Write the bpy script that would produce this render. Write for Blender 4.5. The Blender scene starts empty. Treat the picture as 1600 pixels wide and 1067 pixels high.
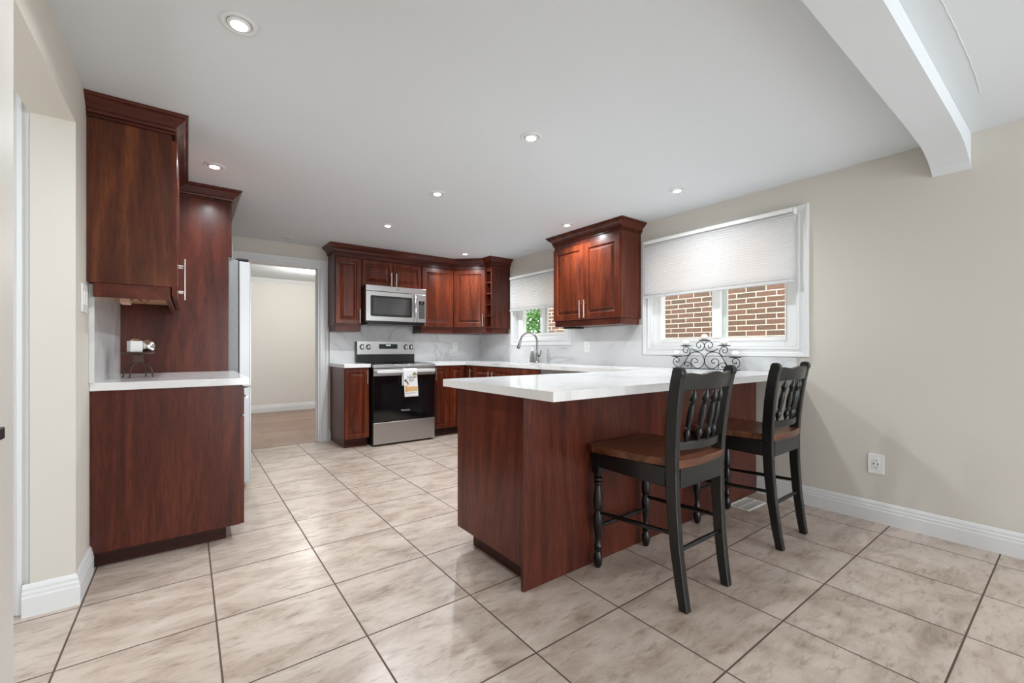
import bpy, bmesh, math, random
from mathutils import Vector, Matrix
random.seed(7)
PI = math.pi
scene = bpy.context.scene
COL = scene.collection

# ------------------------------------------------------------------ camera
CEIL = 2.296
XW = 3.488      # right wall
YB = 5.45       # back wall
XL = -0.385     # left wall
CAMZ = 1.095
cam = bpy.data.cameras.new('camera'); camo = bpy.data.objects.new('camera', cam); COL.objects.link(camo)
camo.location = (0, 0, CAMZ)
camo.rotation_euler = (PI/2, 0, -0.6435)
cam.sensor_width = 36.0; cam.lens = 675.48/1600*36.0
cam.shift_y = (544.97-533.5)/1600
cam.clip_start = 0.05; cam.clip_end = 200
scene.camera = camo

# ------------------------------------------------------------------ world and light
w = bpy.data.worlds.new('sky'); scene.world = w; w.use_nodes = True
bg = w.node_tree.nodes['Background']
bg.inputs[0].default_value = (0.90, 0.95, 1.0, 1); bg.inputs[1].default_value = 3.9
scene.view_settings.view_transform = 'Standard'
scene.view_settings.look = 'None'
scene.view_settings.gamma = 1.0
scene.view_settings.use_curve_mapping = False
scene.view_settings.exposure = 0.18

def area(name, loc, rot, sx, sy, power, color=(1, 1, 1)):
    l = bpy.data.lights.new(name, 'AREA'); l.shape = 'RECTANGLE'; l.size = sx; l.size_y = sy
    l.energy = power; l.color = color
    o = bpy.data.objects.new(name, l); o.location = loc; o.rotation_euler = rot; COL.objects.link(o); return o
# area lamps for daylight from unseen openings behind the camera; side-room fill lamp added
area('daylight_patio_door', (1.975, -3.66, 1.08), (PI/2, 0, 0), 2.6, 2.0, 48, (0.86, 0.93, 1.0))
area('daylight_side_window', (3.70, -1.9, 1.35), (PI/2, 0, PI/2), 1.5, 1.3, 32, (0.86, 0.93, 1.0))
area('fill_side_room', (-2.42, 1.3, 1.3), (PI/2, 0, -PI/2), 1.6, 1.5, 13, (0.93, 0.97, 1.0))  # unseen fill lamp added to brighten from the left

# ------------------------------------------------------------------ materials
def new_mat(name):
    m = bpy.data.materials.new(name); m.use_nodes = True
    nt = m.node_tree; b = nt.nodes['Principled BSDF']
    return m, nt, b
def srgb(r, g, b):
    f = lambda c: (c/255/12.92) if c/255 <= 0.04045 else ((c/255+0.055)/1.055)**2.4
    return (f(r), f(g), f(b), 1)
def plain(name, col, rough=0.5, metal=0.0, coat=0.0, bump=0.0, bscale=60, var=0.0, spec=None):
    m, nt, b = new_mat(name)
    b.inputs['Base Color'].default_value = col
    b.inputs['Roughness'].default_value = rough
    b.inputs['Metallic'].default_value = metal
    b.inputs['Coat Weight'].default_value = coat
    if spec is not None: b.inputs['Specular IOR Level'].default_value = spec
    tc = nt.nodes.new('ShaderNodeTexCoord')
    n = nt.nodes.new('ShaderNodeTexNoise'); n.inputs['Scale'].default_value = bscale; n.inputs['Detail'].default_value = 3
    nt.links.new(tc.outputs['Object'], n.inputs['Vector'])
    if bump:
        bp = nt.nodes.new('ShaderNodeBump'); bp.inputs['Strength'].default_value = bump; bp.inputs['Distance'].default_value = 0.002
        nt.links.new(n.outputs['Fac'], bp.inputs['Height']); nt.links.new(bp.outputs['Normal'], b.inputs['Normal'])
    if var:
        mx = nt.nodes.new('ShaderNodeMix'); mx.data_type = 'RGBA'
        mx.inputs[6].default_value = col; mx.inputs[7].default_value = tuple(c*(1-var) for c in col[:3])+(1,)
        nt.links.new(n.outputs['Fac'], mx.inputs[0]); nt.links.new(mx.outputs[2], b.inputs['Base Color'])
    return m
def ramp(nt, stops):
    r = nt.nodes.new('ShaderNodeValToRGB'); e = r.color_ramp.elements
    e[0].position, e[0].color = stops[0]; e[1].position, e[1].color = stops[-1]
    for p, c in stops[1:-1]:
        x = e.new(p); x.color = c
    return r
def wood(name, dark, mid, light, axis='z', rough=0.3, coat=0.10, scale=1.0):
    m, nt, b = new_mat(name)
    tc = nt.nodes.new('ShaderNodeTexCoord'); oi = nt.nodes.new('ShaderNodeObjectInfo')
    ad = nt.nodes.new('ShaderNodeVectorMath'); ad.operation = 'ADD'
    sc = nt.nodes.new('ShaderNodeVectorMath'); sc.operation = 'SCALE'; sc.inputs[0].default_value = (13.7, 7.1, 3.3)
    nt.links.new(oi.outputs['Random'], sc.inputs['Scale'])
    nt.links.new(tc.outputs['Object'], ad.inputs[0]); nt.links.new(sc.outputs[0], ad.inputs[1])
    def noise(s, det, dist):
        mp = nt.nodes.new('ShaderNodeMapping'); nt.links.new(ad.outputs[0], mp.inputs['Vector'])
        k = {'x': (0.1, 1, 1), 'y': (1, 0.1, 1), 'z': (1, 1, 0.1)}[axis]
        mp.inputs['Scale'].default_value = tuple(s*c*scale for c in k)
        n = nt.nodes.new('ShaderNodeTexNoise'); n.inputs['Scale'].default_value = 1; n.inputs['Detail'].default_value = det
        n.inputs['Distortion'].default_value = dist
        nt.links.new(mp.outputs[0], n.inputs['Vector']); return n
    n1 = noise(7, 6, 2.0); n2 = noise(150, 4, 0.3)
    r1 = ramp(nt, [(0.28, dark), (0.5, mid), (0.74, light)])
    nt.links.new(n1.outputs['Fac'], r1.inputs[0])
    r2 = ramp(nt, [(0.35, (0.70, 0.70, 0.70, 1)), (0.62, (1.14, 1.14, 1.14, 1))])
    nt.links.new(n2.outputs['Fac'], r2.inputs[0])
    mx = nt.nodes.new('ShaderNodeMix'); mx.data_type = 'RGBA'; mx.blend_type = 'MULTIPLY'; mx.inputs[0].default_value = 0.8
    nt.links.new(r1.outputs[0], mx.inputs[6]); nt.links.new(r2.outputs[0], mx.inputs[7])
    nt.links.new(mx.outputs[2], b.inputs['Base Color'])
    b.inputs['Roughness'].default_value = rough; b.inputs['Coat Weight'].default_value = coat; b.inputs['Coat Roughness'].default_value = 0.15; b.inputs['Specular IOR Level'].default_value = 0.26
    return m
WD, WM, WL = srgb(60, 26, 19), srgb(84, 38, 28), srgb(108, 54, 36)
M = {}
M['wood'] = wood('cherry_wood_vertical', WD, WM, WL, 'z')
M['figured'] = wood('figured_cherry_veneer', srgb(58, 27, 17), srgb(86, 43, 26), srgb(130, 72, 38), 'z', 0.3, 0.15, 0.75)
M['door'] = wood('lamplit_cherry_doors', srgb(66, 28, 17), srgb(92, 39, 22), srgb(120, 56, 29), 'z', 0.26, 0.2)  # cherry made lighter and more orange: lamplight on the doors painted in
M['wood_x'] = wood('cherry_wood_along_x', WD, WM, WL, 'x')
M['wood_y'] = wood('cherry_wood_along_y', WD, WM, WL, 'y')
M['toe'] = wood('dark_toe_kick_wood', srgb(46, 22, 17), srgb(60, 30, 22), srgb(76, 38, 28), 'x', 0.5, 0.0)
M['raw'] = wood('pale_cabinet_underside', srgb(170, 125, 90), srgb(196, 150, 112), srgb(214, 170, 130), 'x', 0.6, 0.0)
M['seat'] = wood('worn_brown_seat_wood', srgb(60, 33, 21), srgb(104, 60, 38), srgb(142, 90, 60), 'x', 0.3, 0.3, 1.2)
M['black'] = plain('worn_black_paint', srgb(9, 11, 13), 0.30, 0, 0.1, 0.10, 90)
M['wall'] = plain('warm_greige_wall_paint', srgb(213, 208, 198), 0.85, 0, 0, 0.05, 180)
M['ceil'] = plain('white_ceiling_paint', srgb(222, 227, 230), 0.9, 0, 0, 0.05, 150)
M['trim'] = plain('white_trim_paint', srgb(226, 227, 227), 0.4)
M['hallwall'] = plain('cream_wall_paint', srgb(224, 221, 214), 0.85)
M['steel'] = plain('brushed_stainless_steel', (0.52, 0.52, 0.515, 1), 0.3, 1.0)
M['chrome'] = plain('polished_steel', (0.78, 0.78, 0.77, 1), 0.16, 1.0)
M['nickel'] = plain('satin_nickel_handle', (0.72, 0.70, 0.67, 1), 0.28, 1.0)
M['gunmetal'] = plain('dark_brushed_nickel', (0.32, 0.31, 0.30, 1), 0.25, 1.0)
M['galv'] = plain('grey_refrigerator_side', srgb(150, 152, 153), 0.5, 0.3, 0, 0.1, 40, 0.25)
M['fridge'] = plain('light_steel_refrigerator_door', srgb(206, 208, 210), 0.3, 0.15)
M['glassblk'] = plain('black_ceramic_glass', (0.004, 0.004, 0.005, 1), 0.06, 0, 0.3)
M['dark'] = plain('black_enamel', (0.005, 0.005, 0.005, 1), 0.25)
M['bar'] = plain('bright_satin_steel_bar', (0.86, 0.86, 0.85, 1), 0.38, 0.6)
M['mwglass'] = plain('grey_mesh_oven_window', srgb(62, 62, 62), 0.1, 0, 0.6)
M['white'] = plain('white_plastic', srgb(240, 240, 238), 0.35)
M['rail'] = plain('pale_grey_rail', srgb(206, 206, 205), 0.4)
M['doorpaint'] = plain('off_white_door_paint', srgb(210, 206, 199), 0.45)
M['candle'] = plain('white_candle_wax', srgb(244, 243, 240), 0.5)
M['iron'] = plain('black_wrought_iron', srgb(30, 28, 28), 0.45, 0.4)
M['rust'] = plain('brown_metal', srgb(92, 70, 58), 0.45, 0.5, 0, 0.2, 60, 0.4)
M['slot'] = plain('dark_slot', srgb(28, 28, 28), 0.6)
M['silver'] = plain('mercury_glass', (0.85, 0.85, 0.85, 1), 0.08, 1.0)
M['text'] = plain('pale_grey_lettering', srgb(205, 205, 205), 0.4)
M['textdark'] = plain('grey_lettering', srgb(110, 116, 122), 0.4)
M['vent'] = plain('white_register_metal', srgb(238, 236, 232), 0.4)
M['soap'] = plain('smoky_plastic_bottle', srgb(120, 120, 118), 0.2, 0, 0.4)
M['concrete'] = plain('grey_driveway', srgb(150, 148, 142), 0.9, 0, 0, 0.3, 20, 0.2)
M['leaf'] = plain('green_leaves', srgb(110, 160, 84), 0.6, 0, 0, 0, 3, 0.5)
M['bark'] = plain('brown_bark', srgb(90, 74, 60), 0.9, 0, 0, 0.5, 20, 0.4)
M['doorblk'] = plain('black_door_hardware', srgb(38, 35, 33), 0.4, 0.3)
M['yarn1'] = plain('green_print', srgb(104, 128, 62), 0.8)
M['yarn2'] = plain('ochre_print', srgb(214, 174, 118), 0.8)
M['yarn3'] = plain('brown_print', srgb(92, 70, 62), 0.8)
M['yarn4'] = plain('orange_print', srgb(222, 158, 92), 0.8)
M['cloth'] = plain('white_cotton_towel', srgb(232, 230, 232), 0.9, 0, 0, 0.2, 200)

def quartz(name, base, vein, vs=2.0, rough=0.12, amt=0.6):
    m, nt, b = new_mat(name)
    tc = nt.nodes.new('ShaderNodeTexCoord')
    mp = nt.nodes.new('ShaderNodeMapping'); mp.inputs['Rotation'].default_value = (0.5, 0.6, 0.5); mp.inputs['Scale'].default_value = (vs, vs*0.55, vs)
    nt.links.new(tc.outputs['Object'], mp.inputs[0])
    n = nt.nodes.new('ShaderNodeTexNoise'); n.inputs['Scale'].default_value = 1; n.inputs['Detail'].default_value = 6; n.inputs['Distortion'].default_value = 1.6
    nt.links.new(mp.outputs[0], n.inputs['Vector'])
    s = nt.nodes.new('ShaderNodeMath'); s.operation = 'SUBTRACT'; s.inputs[1].default_value = 0.5
    a = nt.nodes.new('ShaderNodeMath'); a.operation = 'ABSOLUTE'
    nt.links.new(n.outputs['Fac'], s.inputs[0]); nt.links.new(s.outputs[0], a.inputs[0])
    r = ramp(nt, [(0.0, (amt,)*3+(1,)), (0.03, (amt*0.35,)*3+(1,)), (0.11, (0, 0, 0, 1))])
    nt.links.new(a.outputs[0], r.inputs[0])
    n2 = nt.nodes.new('ShaderNodeTexNoise'); n2.inputs['Scale'].default_value = 1.3; n2.inputs['Detail'].default_value = 3
    nt.links.new(mp.outputs[0], n2.inputs['Vector'])
    r3 = ramp(nt, [(0.42, (0, 0, 0, 1)), (0.62, (1, 1, 1, 1))]); nt.links.new(n2.outputs['Fac'], r3.inputs[0])
    ml = nt.nodes.new('ShaderNodeMath'); ml.operation = 'MULTIPLY'
    nt.links.new(r.outputs[0], ml.inputs[0]); nt.links.new(r3.outputs[0], ml.inputs[1])
    mx = nt.nodes.new('ShaderNodeMix'); mx.data_type = 'RGBA'
    mx.inputs[6].default_value = base; mx.inputs[7].default_value = vein
    nt.links.new(ml.outputs[0], mx.inputs[0]); nt.links.new(mx.outputs[2], b.inputs['Base Color'])
    b.inputs['Roughness'].default_value = rough
    return m
M['quartz'] = quartz('white_quartz_counter', srgb(238, 238, 237), srgb(176, 176, 176), 1.2, 0.1, 0.5)
M['splash'] = quartz('veined_marble_slab', srgb(219, 220, 220), srgb(160, 160, 161), 1.7, 0.2, 0.6)

def tile_mat():
    m, nt, b = new_mat('beige_stone_floor_tile')
    S = 0.4562; X0 = 0.0921; Y0 = 0.2815; G = 0.0028
    tc = nt.nodes.new('ShaderNodeTexCoord'); sp = nt.nodes.new('ShaderNodeSeparateXYZ')
    nt.links.new(tc.outputs['Object'], sp.inputs[0])
    def math_(op, a, b_=None, c=None):
        n = nt.nodes.new('ShaderNodeMath'); n.operation = op
        for i, v in enumerate((a, b_, c)):
            if v is None: continue
            if isinstance(v, (int, float)): n.inputs[i].default_value = v
            else: nt.links.new(v, n.inputs[i])
        return n.outputs[0]
    ids = []; ds = []
    for k, o in (('X', X0), ('Y', Y0)):
        t = math_('DIVIDE', math_('SUBTRACT', sp.outputs[k], o), S)
        fl = math_('FLOOR', t); fr = math_('SUBTRACT', t, fl)
        ds.append(math_('MINIMUM', fr, math_('SUBTRACT', 1.0, fr))); ids.append(fl)
    d = math_('MULTIPLY', math_('MINIMUM', ds[0], ds[1]), S)
    mr = nt.nodes.new('ShaderNodeMapRange'); mr.interpolation_type = 'SMOOTHSTEP'
    nt.links.new(d, mr.inputs[0]); mr.inputs[1].default_value = G*0.8; mr.inputs[2].default_value = G*1.5
    mask = mr.outputs[0]
    cmb = nt.nodes.new('ShaderNodeCombineXYZ'); nt.links.new(ids[0], cmb.inputs[0]); nt.links.new(ids[1], cmb.inputs[1])
    wn = nt.nodes.new('ShaderNodeTexWhiteNoise'); nt.links.new(cmb.outputs[0], wn.inputs[0])
    off = nt.nodes.new('ShaderNodeVectorMath'); off.operation = 'MULTIPLY_ADD'
    nt.links.new(wn.outputs['Color'], off.inputs[0]); off.inputs[1].default_value = (9, 9, 9); nt.links.new(tc.outputs['Object'], off.inputs[2])
    mp = nt.nodes.new('ShaderNodeMapping'); mp.inputs['Rotation'].default_value = (0, 0, 0.5); mp.inputs['Scale'].default_value = (2.2, 4.6, 1)
    nt.links.new(off.outputs[0], mp.inputs[0])
    n1 = nt.nodes.new('ShaderNodeTexNoise'); n1.inputs['Scale'].default_value = 1.7; n1.inputs['Detail'].default_value = 12; n1.inputs['Roughness'].default_value = 0.70; n1.inputs['Distortion'].default_value = 0.45
    nt.links.new(mp.outputs[0], n1.inputs['Vector'])
    r1 = ramp(nt, [(0.25, srgb(146, 126, 112)), (0.40, srgb(178, 160, 146)), (0.52, srgb(198, 182, 169)), (0.74, srgb(214, 200, 189))])
    nt.links.new(n1.outputs['Fac'], r1.inputs[0])
    # fine dark speckled streaks
    mp2 = nt.nodes.new('ShaderNodeMapping'); mp2.inputs['Scale'].default_value = (9, 30, 1); mp2.inputs['Rotation'].default_value = (0, 0, 0.6)
    nt.links.new(off.outputs[0], mp2.inputs[0])
    n2 = nt.nodes.new('ShaderNodeTexNoise'); n2.inputs['Scale'].default_value = 1.0; n2.inputs['Detail'].default_value = 7; n2.inputs['Roughness'].default_value = 0.7
    nt.links.new(mp2.outputs[0], n2.inputs['Vector'])
    r2 = ramp(nt, [(0.3, (0.55, 0.50, 0.45, 1)), (0.47, (1, 1, 1, 1))]); nt.links.new(n2.outputs['Fac'], r2.inputs[0])
    mxa = nt.nodes.new('ShaderNodeMix'); mxa.data_type = 'RGBA'; mxa.blend_type = 'MULTIPLY'; mxa.inputs[0].default_value = 0.9
    nt.links.new(r1.outputs[0], mxa.inputs[6]); nt.links.new(r2.outputs[0], mxa.inputs[7])
    mx = nt.nodes.new('ShaderNodeMix'); mx.data_type = 'RGBA'
    nt.links.new(mask, mx.inputs[0]); mx.inputs[6].default_value = srgb(88, 72, 62); nt.links.new(mxa.outputs[2], mx.inputs[7])
    nt.links.new(mx.outputs[2], b.inputs['Base Color'])
    rr = nt.nodes.new('ShaderNodeMapRange'); nt.links.new(mask, rr.inputs[0]); rr.inputs[3].default_value = 0.8; rr.inputs[4].default_value = 0.3
    nt.links.new(rr.outputs[0], b.inputs['Roughness'])
    bp = nt.nodes.new('ShaderNodeBump'); bp.inputs['Strength'].default_value = 0.35; bp.inputs['Distance'].default_value = 0.0015
    nt.links.new(mask, bp.inputs['Height']); nt.links.new(bp.outputs[0], b.inputs['Normal'])
    return m
M['tile'] = tile_mat()

def plank_mat():
    m, nt, b = new_mat('grey_brown_laminate_planks')
    tc = nt.nodes.new('ShaderNodeTexCoord')
    br = nt.nodes.new('ShaderNodeTexBrick'); br.inputs['Scale'].default_value = 1; br.inputs['Brick Width'].default_value = 1.2; br.inputs['Row Height'].default_value = 0.16
    br.inputs['Mortar Size'].default_value = 0.0015; br.offset = 0.37
    br.inputs['Color1'].default_value = srgb(176, 146, 128); br.inputs['Color2'].default_value = srgb(154, 126, 110); br.inputs['Mortar'].default_value = srgb(74, 58, 48)
    nt.links.new(tc.outputs['Object'], br.inputs['Vector'])
    mp = nt.nodes.new('ShaderNodeMapping'); mp.inputs['Scale'].default_value = (2, 24, 1); nt.links.new(tc.outputs['Object'], mp.inputs[0])
    n = nt.nodes.new('ShaderNodeTexNoise'); n.inputs['Scale'].default_value = 1.5; n.inputs['Detail'].default_value = 5; nt.links.new(mp.outputs[0], n.inputs['Vector'])
    r = ramp(nt, [(0.3, (0.72, 0.72, 0.72, 1)), (0.7, (1.1, 1.1, 1.1, 1))]); nt.links.new(n.outputs['Fac'], r.inputs[0])
    mx = nt.nodes.new('ShaderNodeMix'); mx.data_type = 'RGBA'; mx.blend_type = 'MULTIPLY'; mx.inputs[0].default_value = 1
    nt.links.new(br.outputs[0], mx.inputs[6]); nt.links.new(r.outputs[0], mx.inputs[7]); nt.links.new(mx.outputs[2], b.inputs['Base Color'])
    b.inputs['Roughness'].default_value = 0.4
    return m
M['plank'] = plank_mat()

def brick_mat():
    m, nt, b = new_mat('red_brown_brick_pale_mortar')
    tc = nt.nodes.new('ShaderNodeTexCoord'); sp = nt.nodes.new('ShaderNodeSeparateXYZ'); cb = nt.nodes.new('ShaderNodeCombineXYZ')
    nt.links.new(tc.outputs['Object'], sp.inputs[0]); nt.links.new(sp.outputs[1], cb.inputs[0]); nt.links.new(sp.outputs[2], cb.inputs[1])
    br = nt.nodes.new('ShaderNodeTexBrick'); br.inputs['Scale'].default_value = 1; br.inputs['Brick Width'].default_value = 0.255; br.inputs['Row Height'].default_value = 0.0745
    br.inputs['Mortar Size'].default_value = 0.007; br.inputs['Mortar Smooth'].default_value = 0.2
    br.inputs['Color1'].default_value = srgb(138, 102, 84); br.inputs['Color2'].default_value = srgb(112, 91, 75); br.inputs['Mortar'].default_value = srgb(238, 218, 200)
    nt.links.new(cb.outputs[0], br.inputs['Vector'])
    n = nt.nodes.new('ShaderNodeTexNoise'); n.inputs['Scale'].default_value = 40; n.inputs['Detail'].default_value = 4; nt.links.new(tc.outputs['Object'], n.inputs['Vector'])
    r = ramp(nt, [(0.3, (0.75, 0.75, 0.75, 1)), (0.7, (1.1, 1.1, 1.1, 1))]); nt.links.new(n.outputs['Fac'], r.inputs[0])
    mx = nt.nodes.new('ShaderNodeMix'); mx.data_type = 'RGBA'; mx.blend_type = 'MULTIPLY'; mx.inputs[0].default_value = 1
    nt.links.new(br.outputs[0], mx.inputs[6]); nt.links.new(r.outputs[0], mx.inputs[7]); nt.links.new(mx.outputs[2], b.inputs['Base Color'])
    b.inputs['Roughness'].default_value = 0.9
    bp = nt.nodes.new('ShaderNodeBump'); bp.inputs['Strength'].default_value = 0.6; bp.inputs['Distance'].default_value = 0.006; bp.invert = True
    nt.links.new(br.outputs['Fac'], bp.inputs['Height']); nt.links.new(bp.outputs[0], b.inputs['Normal'])
    return m
M['brick'] = brick_mat()

def glass_mat():
    m, nt, b = new_mat('clear_window_glass')
    out = nt.nodes['Material Output']; nt.nodes.remove(b)
    t = nt.nodes.new('ShaderNodeBsdfTransparent'); t.inputs[0].default_value = (0.96, 0.98, 0.97, 1)
    g = nt.nodes.new('ShaderNodeBsdfGlossy'); g.inputs['Roughness'].default_value = 0.02
    fr = nt.nodes.new('ShaderNodeFresnel'); fr.inputs[0].default_value = 1.45
    ge = nt.nodes.new('ShaderNodeNewGeometry'); iv = nt.nodes.new('ShaderNodeMath'); iv.operation = 'SUBTRACT'; iv.inputs[0].default_value = 1.0
    mm = nt.nodes.new('ShaderNodeMath'); mm.operation = 'MULTIPLY'; nt.links.new(ge.outputs['Backfacing'], iv.inputs[1]); nt.links.new(iv.outputs[0], mm.inputs[0]); nt.links.new(fr.outputs[0], mm.inputs[1])
    mx = nt.nodes.new('ShaderNodeMixShader'); nt.links.new(mm.outputs[0], mx.inputs[0]); nt.links.new(t.outputs[0], mx.inputs[1]); nt.links.new(g.outputs[0], mx.inputs[2])
    nt.links.new(mx.outputs[0], out.inputs[0]); return m
M['glass'] = glass_mat()
def shade_mat():
    m, nt, b = new_mat('white_cellular_shade_fabric')
    out = nt.nodes['Material Output']
    b.inputs['Base Color'].default_value = srgb(238, 238, 238); b.inputs['Roughness'].default_value = 0.9
    t = nt.nodes.new('ShaderNodeBsdfTranslucent'); t.inputs[0].default_value = (0.98, 0.98, 0.98, 1)
    mx = nt.nodes.new('ShaderNodeMixShader'); mx.inputs[0].default_value = 0.75
    nt.links.new(b.outputs[0], mx.inputs[1]); nt.links.new(t.outputs[0], mx.inputs[2]); nt.links.new(mx.outputs[0], out.inputs[0]); return m
M['shade'] = shade_mat()
def emit(name, col, s):
    m, nt, b = new_mat(name)
    b.inputs['Base Color'].default_value = col; b.inputs['Emission Color'].default_value = col; b.inputs['Emission Strength'].default_value = s
    return m
M['lamp'] = emit('lit_lamp_lens', (1, 0.98, 0.95, 1), 12)
M['lampoff'] = plain('unlit_lamp_lens', srgb(205, 205, 203), 0.3)
M['display'] = emit('dim_display', srgb(22, 24, 25), 0.05)
M['clock'] = emit('lit_clock_digits', srgb(220, 235, 240), 1.2)

# ------------------------------------------------------------------ mesh helpers
class MB:
    def __init__(s): s.bm = bmesh.new()
    def box(s, x0, x1, y0, y1, z0, z1):
        if x0 > x1: x0, x1 = x1, x0
        if y0 > y1: y0, y1 = y1, y0
        if z0 > z1: z0, z1 = z1, z0
        v = [s.bm.verts.new((x, y, z)) for x in (x0, x1) for y in (y0, y1) for z in (z0, z1)]
        for f in ((0, 1, 3, 2), (4, 6, 7, 5), (0, 4, 5, 1), (2, 3, 7, 6), (0, 2, 6, 4), (1, 5, 7, 3)):
            s.bm.faces.new([v[i] for i in f])
        return s
    def hexa(s, bot, top):
        a = [s.bm.verts.new(p) for p in bot]; b = [s.bm.verts.new(p) for p in top]; n = len(a)
        s.bm.faces.new(a[::-1]); s.bm.faces.new(b)
        for i in range(n): s.bm.faces.new((a[i], a[(i+1) % n], b[(i+1) % n], b[i]))
        return s
    def prism(s, poly, z0, z1):
        return s.hexa([(x, y, z0) for x, y in poly], [(x, y, z1) for x, y in poly])
    def extr(s, poly, ax, a, b):
        # poly of 2D points in the plane normal to ax
        def P(u, v, t): return {'x': (t, u, v), 'y': (u, t, v), 'z': (u, v, t)}[ax]
        return s.hexa([P(u, v, a) for u, v in poly], [P(u, v, b) for u, v in poly])
    def lathe(s, prof, c=(0, 0, 0), mat=None, n=24):
        # prof (r, h) along local z, optional 4x4
        rings = []
        mat = mat or Matrix.Identity(4)
        for r, h in prof:
            if r < 1e-5: rings.append([s.bm.verts.new(Vector(c) + (mat @ Vector((0, 0, h))))])
            else: rings.append([s.bm.verts.new(Vector(c) + (mat @ Vector((r*math.cos(2*PI*i/n), r*math.sin(2*PI*i/n), h)))) for i in range(n)])
        for a, b in zip(rings, rings[1:]):
            for i in range(n):
                j = (i+1) % n
                if len(a) == 1 and len(b) == 1: continue
                if len(a) == 1: s.bm.faces.new((a[0], b[j], b[i]))
                elif len(b) == 1: s.bm.faces.new((a[i], a[j], b[0]))
                else: s.bm.faces.new((a[i], a[j], b[j], b[i]))
        if len(rings[0]) > 1: s.bm.faces.new(rings[0][::-1])
        if len(rings[-1]) > 1: s.bm.faces.new(rings[-1])
        return s
    def cyl(s, c0, c1, r, n=16, r2=None):
        a, b = Vector(c0), Vector(c1); d = b-a
        q = Vector((0, 0, 1)).rotation_difference(d.normalized()).to_matrix().to_4x4()
        return s.lathe([(r, 0), (r if r2 is None else r2, d.length)], a, q, n)
    def turned(s, c0, c1, prof, n=16):
        # prof (radius, t 0..1) between the two ends
        a, b = Vector(c0), Vector(c1); d = b-a
        q = Vector((0, 0, 1)).rotation_difference(d.normalized()).to_matrix().to_4x4()
        return s.lathe([(r, t*d.length) for r, t in prof], a, q, n)
    def tube(s, pts, r, n=8, rs=None):
        pts = [Vector(p) for p in pts]; rings = []; up = None
        for i, p in enumerate(pts):
            t = (pts[min(i+1, len(pts)-1)] - pts[max(i-1, 0)]).normalized()
            if up is None:
                up = Vector((0, 0, 1)) if abs(t.z) < 0.9 else Vector((1, 0, 0))
            u = (up - t*up.dot(t)).normalized(); up = u; v = t.cross(u)
            rr = rs[i] if rs else r
            rings.append([s.bm.verts.new(p + u*rr*math.cos(2*PI*k/n) + v*rr*math.sin(2*PI*k/n)) for k in range(n)])
        for a, b in zip(rings, rings[1:]):
            for i in range(n): s.bm.faces.new((a[i], a[(i+1) % n], b[(i+1) % n], b[i]))
        s.bm.faces.new(rings[0][::-1]); s.bm.faces.new(rings[-1])
        return s
    def sweep(s, path, prof):
        # path of (x, y); prof of (outward offset, z); outward is to the right of travel
        n = len(path); vs = []
        P = [Vector(p) for p in path]
        for i in range(n):
            def nrm(a, b): d = (b-a).normalized(); return Vector((d.y, -d.x))
            if i == 0: m = nrm(P[0], P[1])
            elif i == n-1: m = nrm(P[-2], P[-1])
            else:
                n1, n2 = nrm(P[i-1], P[i]), nrm(P[i], P[i+1]); m = (n1+n2); m = m/ (m.dot(n1))
            vs.append([s.bm.verts.new((P[i].x+m.x*o, P[i].y+m.y*o, z)) for o, z in prof])
        k = len(prof)
        for a, b in zip(vs, vs[1:]):
            for i in range(k): s.bm.faces.new((a[i], a[(i+1) % k], b[(i+1) % k], b[i]))
        s.bm.faces.new(vs[0]); s.bm.faces.new(vs[-1][::-1])
        return s
    def rings(s, w, h, steps, t):
        # raised panel door in local x (width), z (height), front towards -y, back at y=0
        def ring(ins, d): return [s.bm.verts.new((x, d, z)) for x, z in ((ins, ins), (w-ins, ins), (w-ins, h-ins), (ins, h-ins))]
        prev = ring(0, 0); s.bm.faces.new(prev)
        for ins, d in steps:
            cur = ring(ins, d)
            for i in range(4): s.bm.faces.new((prev[i], prev[(i+1) % 4], cur[(i+1) % 4], cur[i]))
            prev = cur
        s.bm.faces.new(prev[::-1])
        return s
    def build(s, name, mat, parent=None, loc=None, rot=None, bevel=0.0, smooth=False, seg=2, local=False):
        bmesh.ops.recalc_face_normals(s.bm, faces=s.bm.faces)
        me = bpy.data.meshes.new(name)
        pw = WORLD.get(parent.name, Vector((0, 0, 0))) if parent else Vector((0, 0, 0))
        if loc is None and not local: bmesh.ops.translate(s.bm, vec=-pw, verts=s.bm.verts)
        s.bm.to_mesh(me); s.bm.free()
        if smooth:
            for p in me.polygons: p.use_smooth = True
            try: me.set_sharp_from_angle(angle=math.radians(40))
            except Exception: pass
        me.materials.append(mat)
        o = bpy.data.objects.new(name, me); COL.objects.link(o)
        if parent: o.parent = parent
        if loc is not None: o.location = Vector(loc) - (pw if parent and parent.name in WORLD else Vector((0, 0, 0)))
        if rot is not None: o.rotation_euler = rot
        if bevel:
            md = o.modifiers.new('bevel', 'BEVEL'); md.width = bevel; md.segments = seg; md.limit_method = 'ANGLE'; md.angle_limit = math.radians(35)
        return o
WORLD = {}
def thing(name, label, cat, loc=(0, 0, 0), group=None):
    o = bpy.data.objects.new(name, None); o.empty_display_size = 0.1; COL.objects.link(o)
    o.location = loc; WORLD[o.name] = Vector(loc); o['label'] = label; o['category'] = cat
    if group: o['group'] = group
    return o
def tag(o, label, cat, group=None):
    o['label'] = label; o['category'] = cat
    if group: o['group'] = group
    return o
def struct(o): o['kind'] = 'structure'; return o
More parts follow.
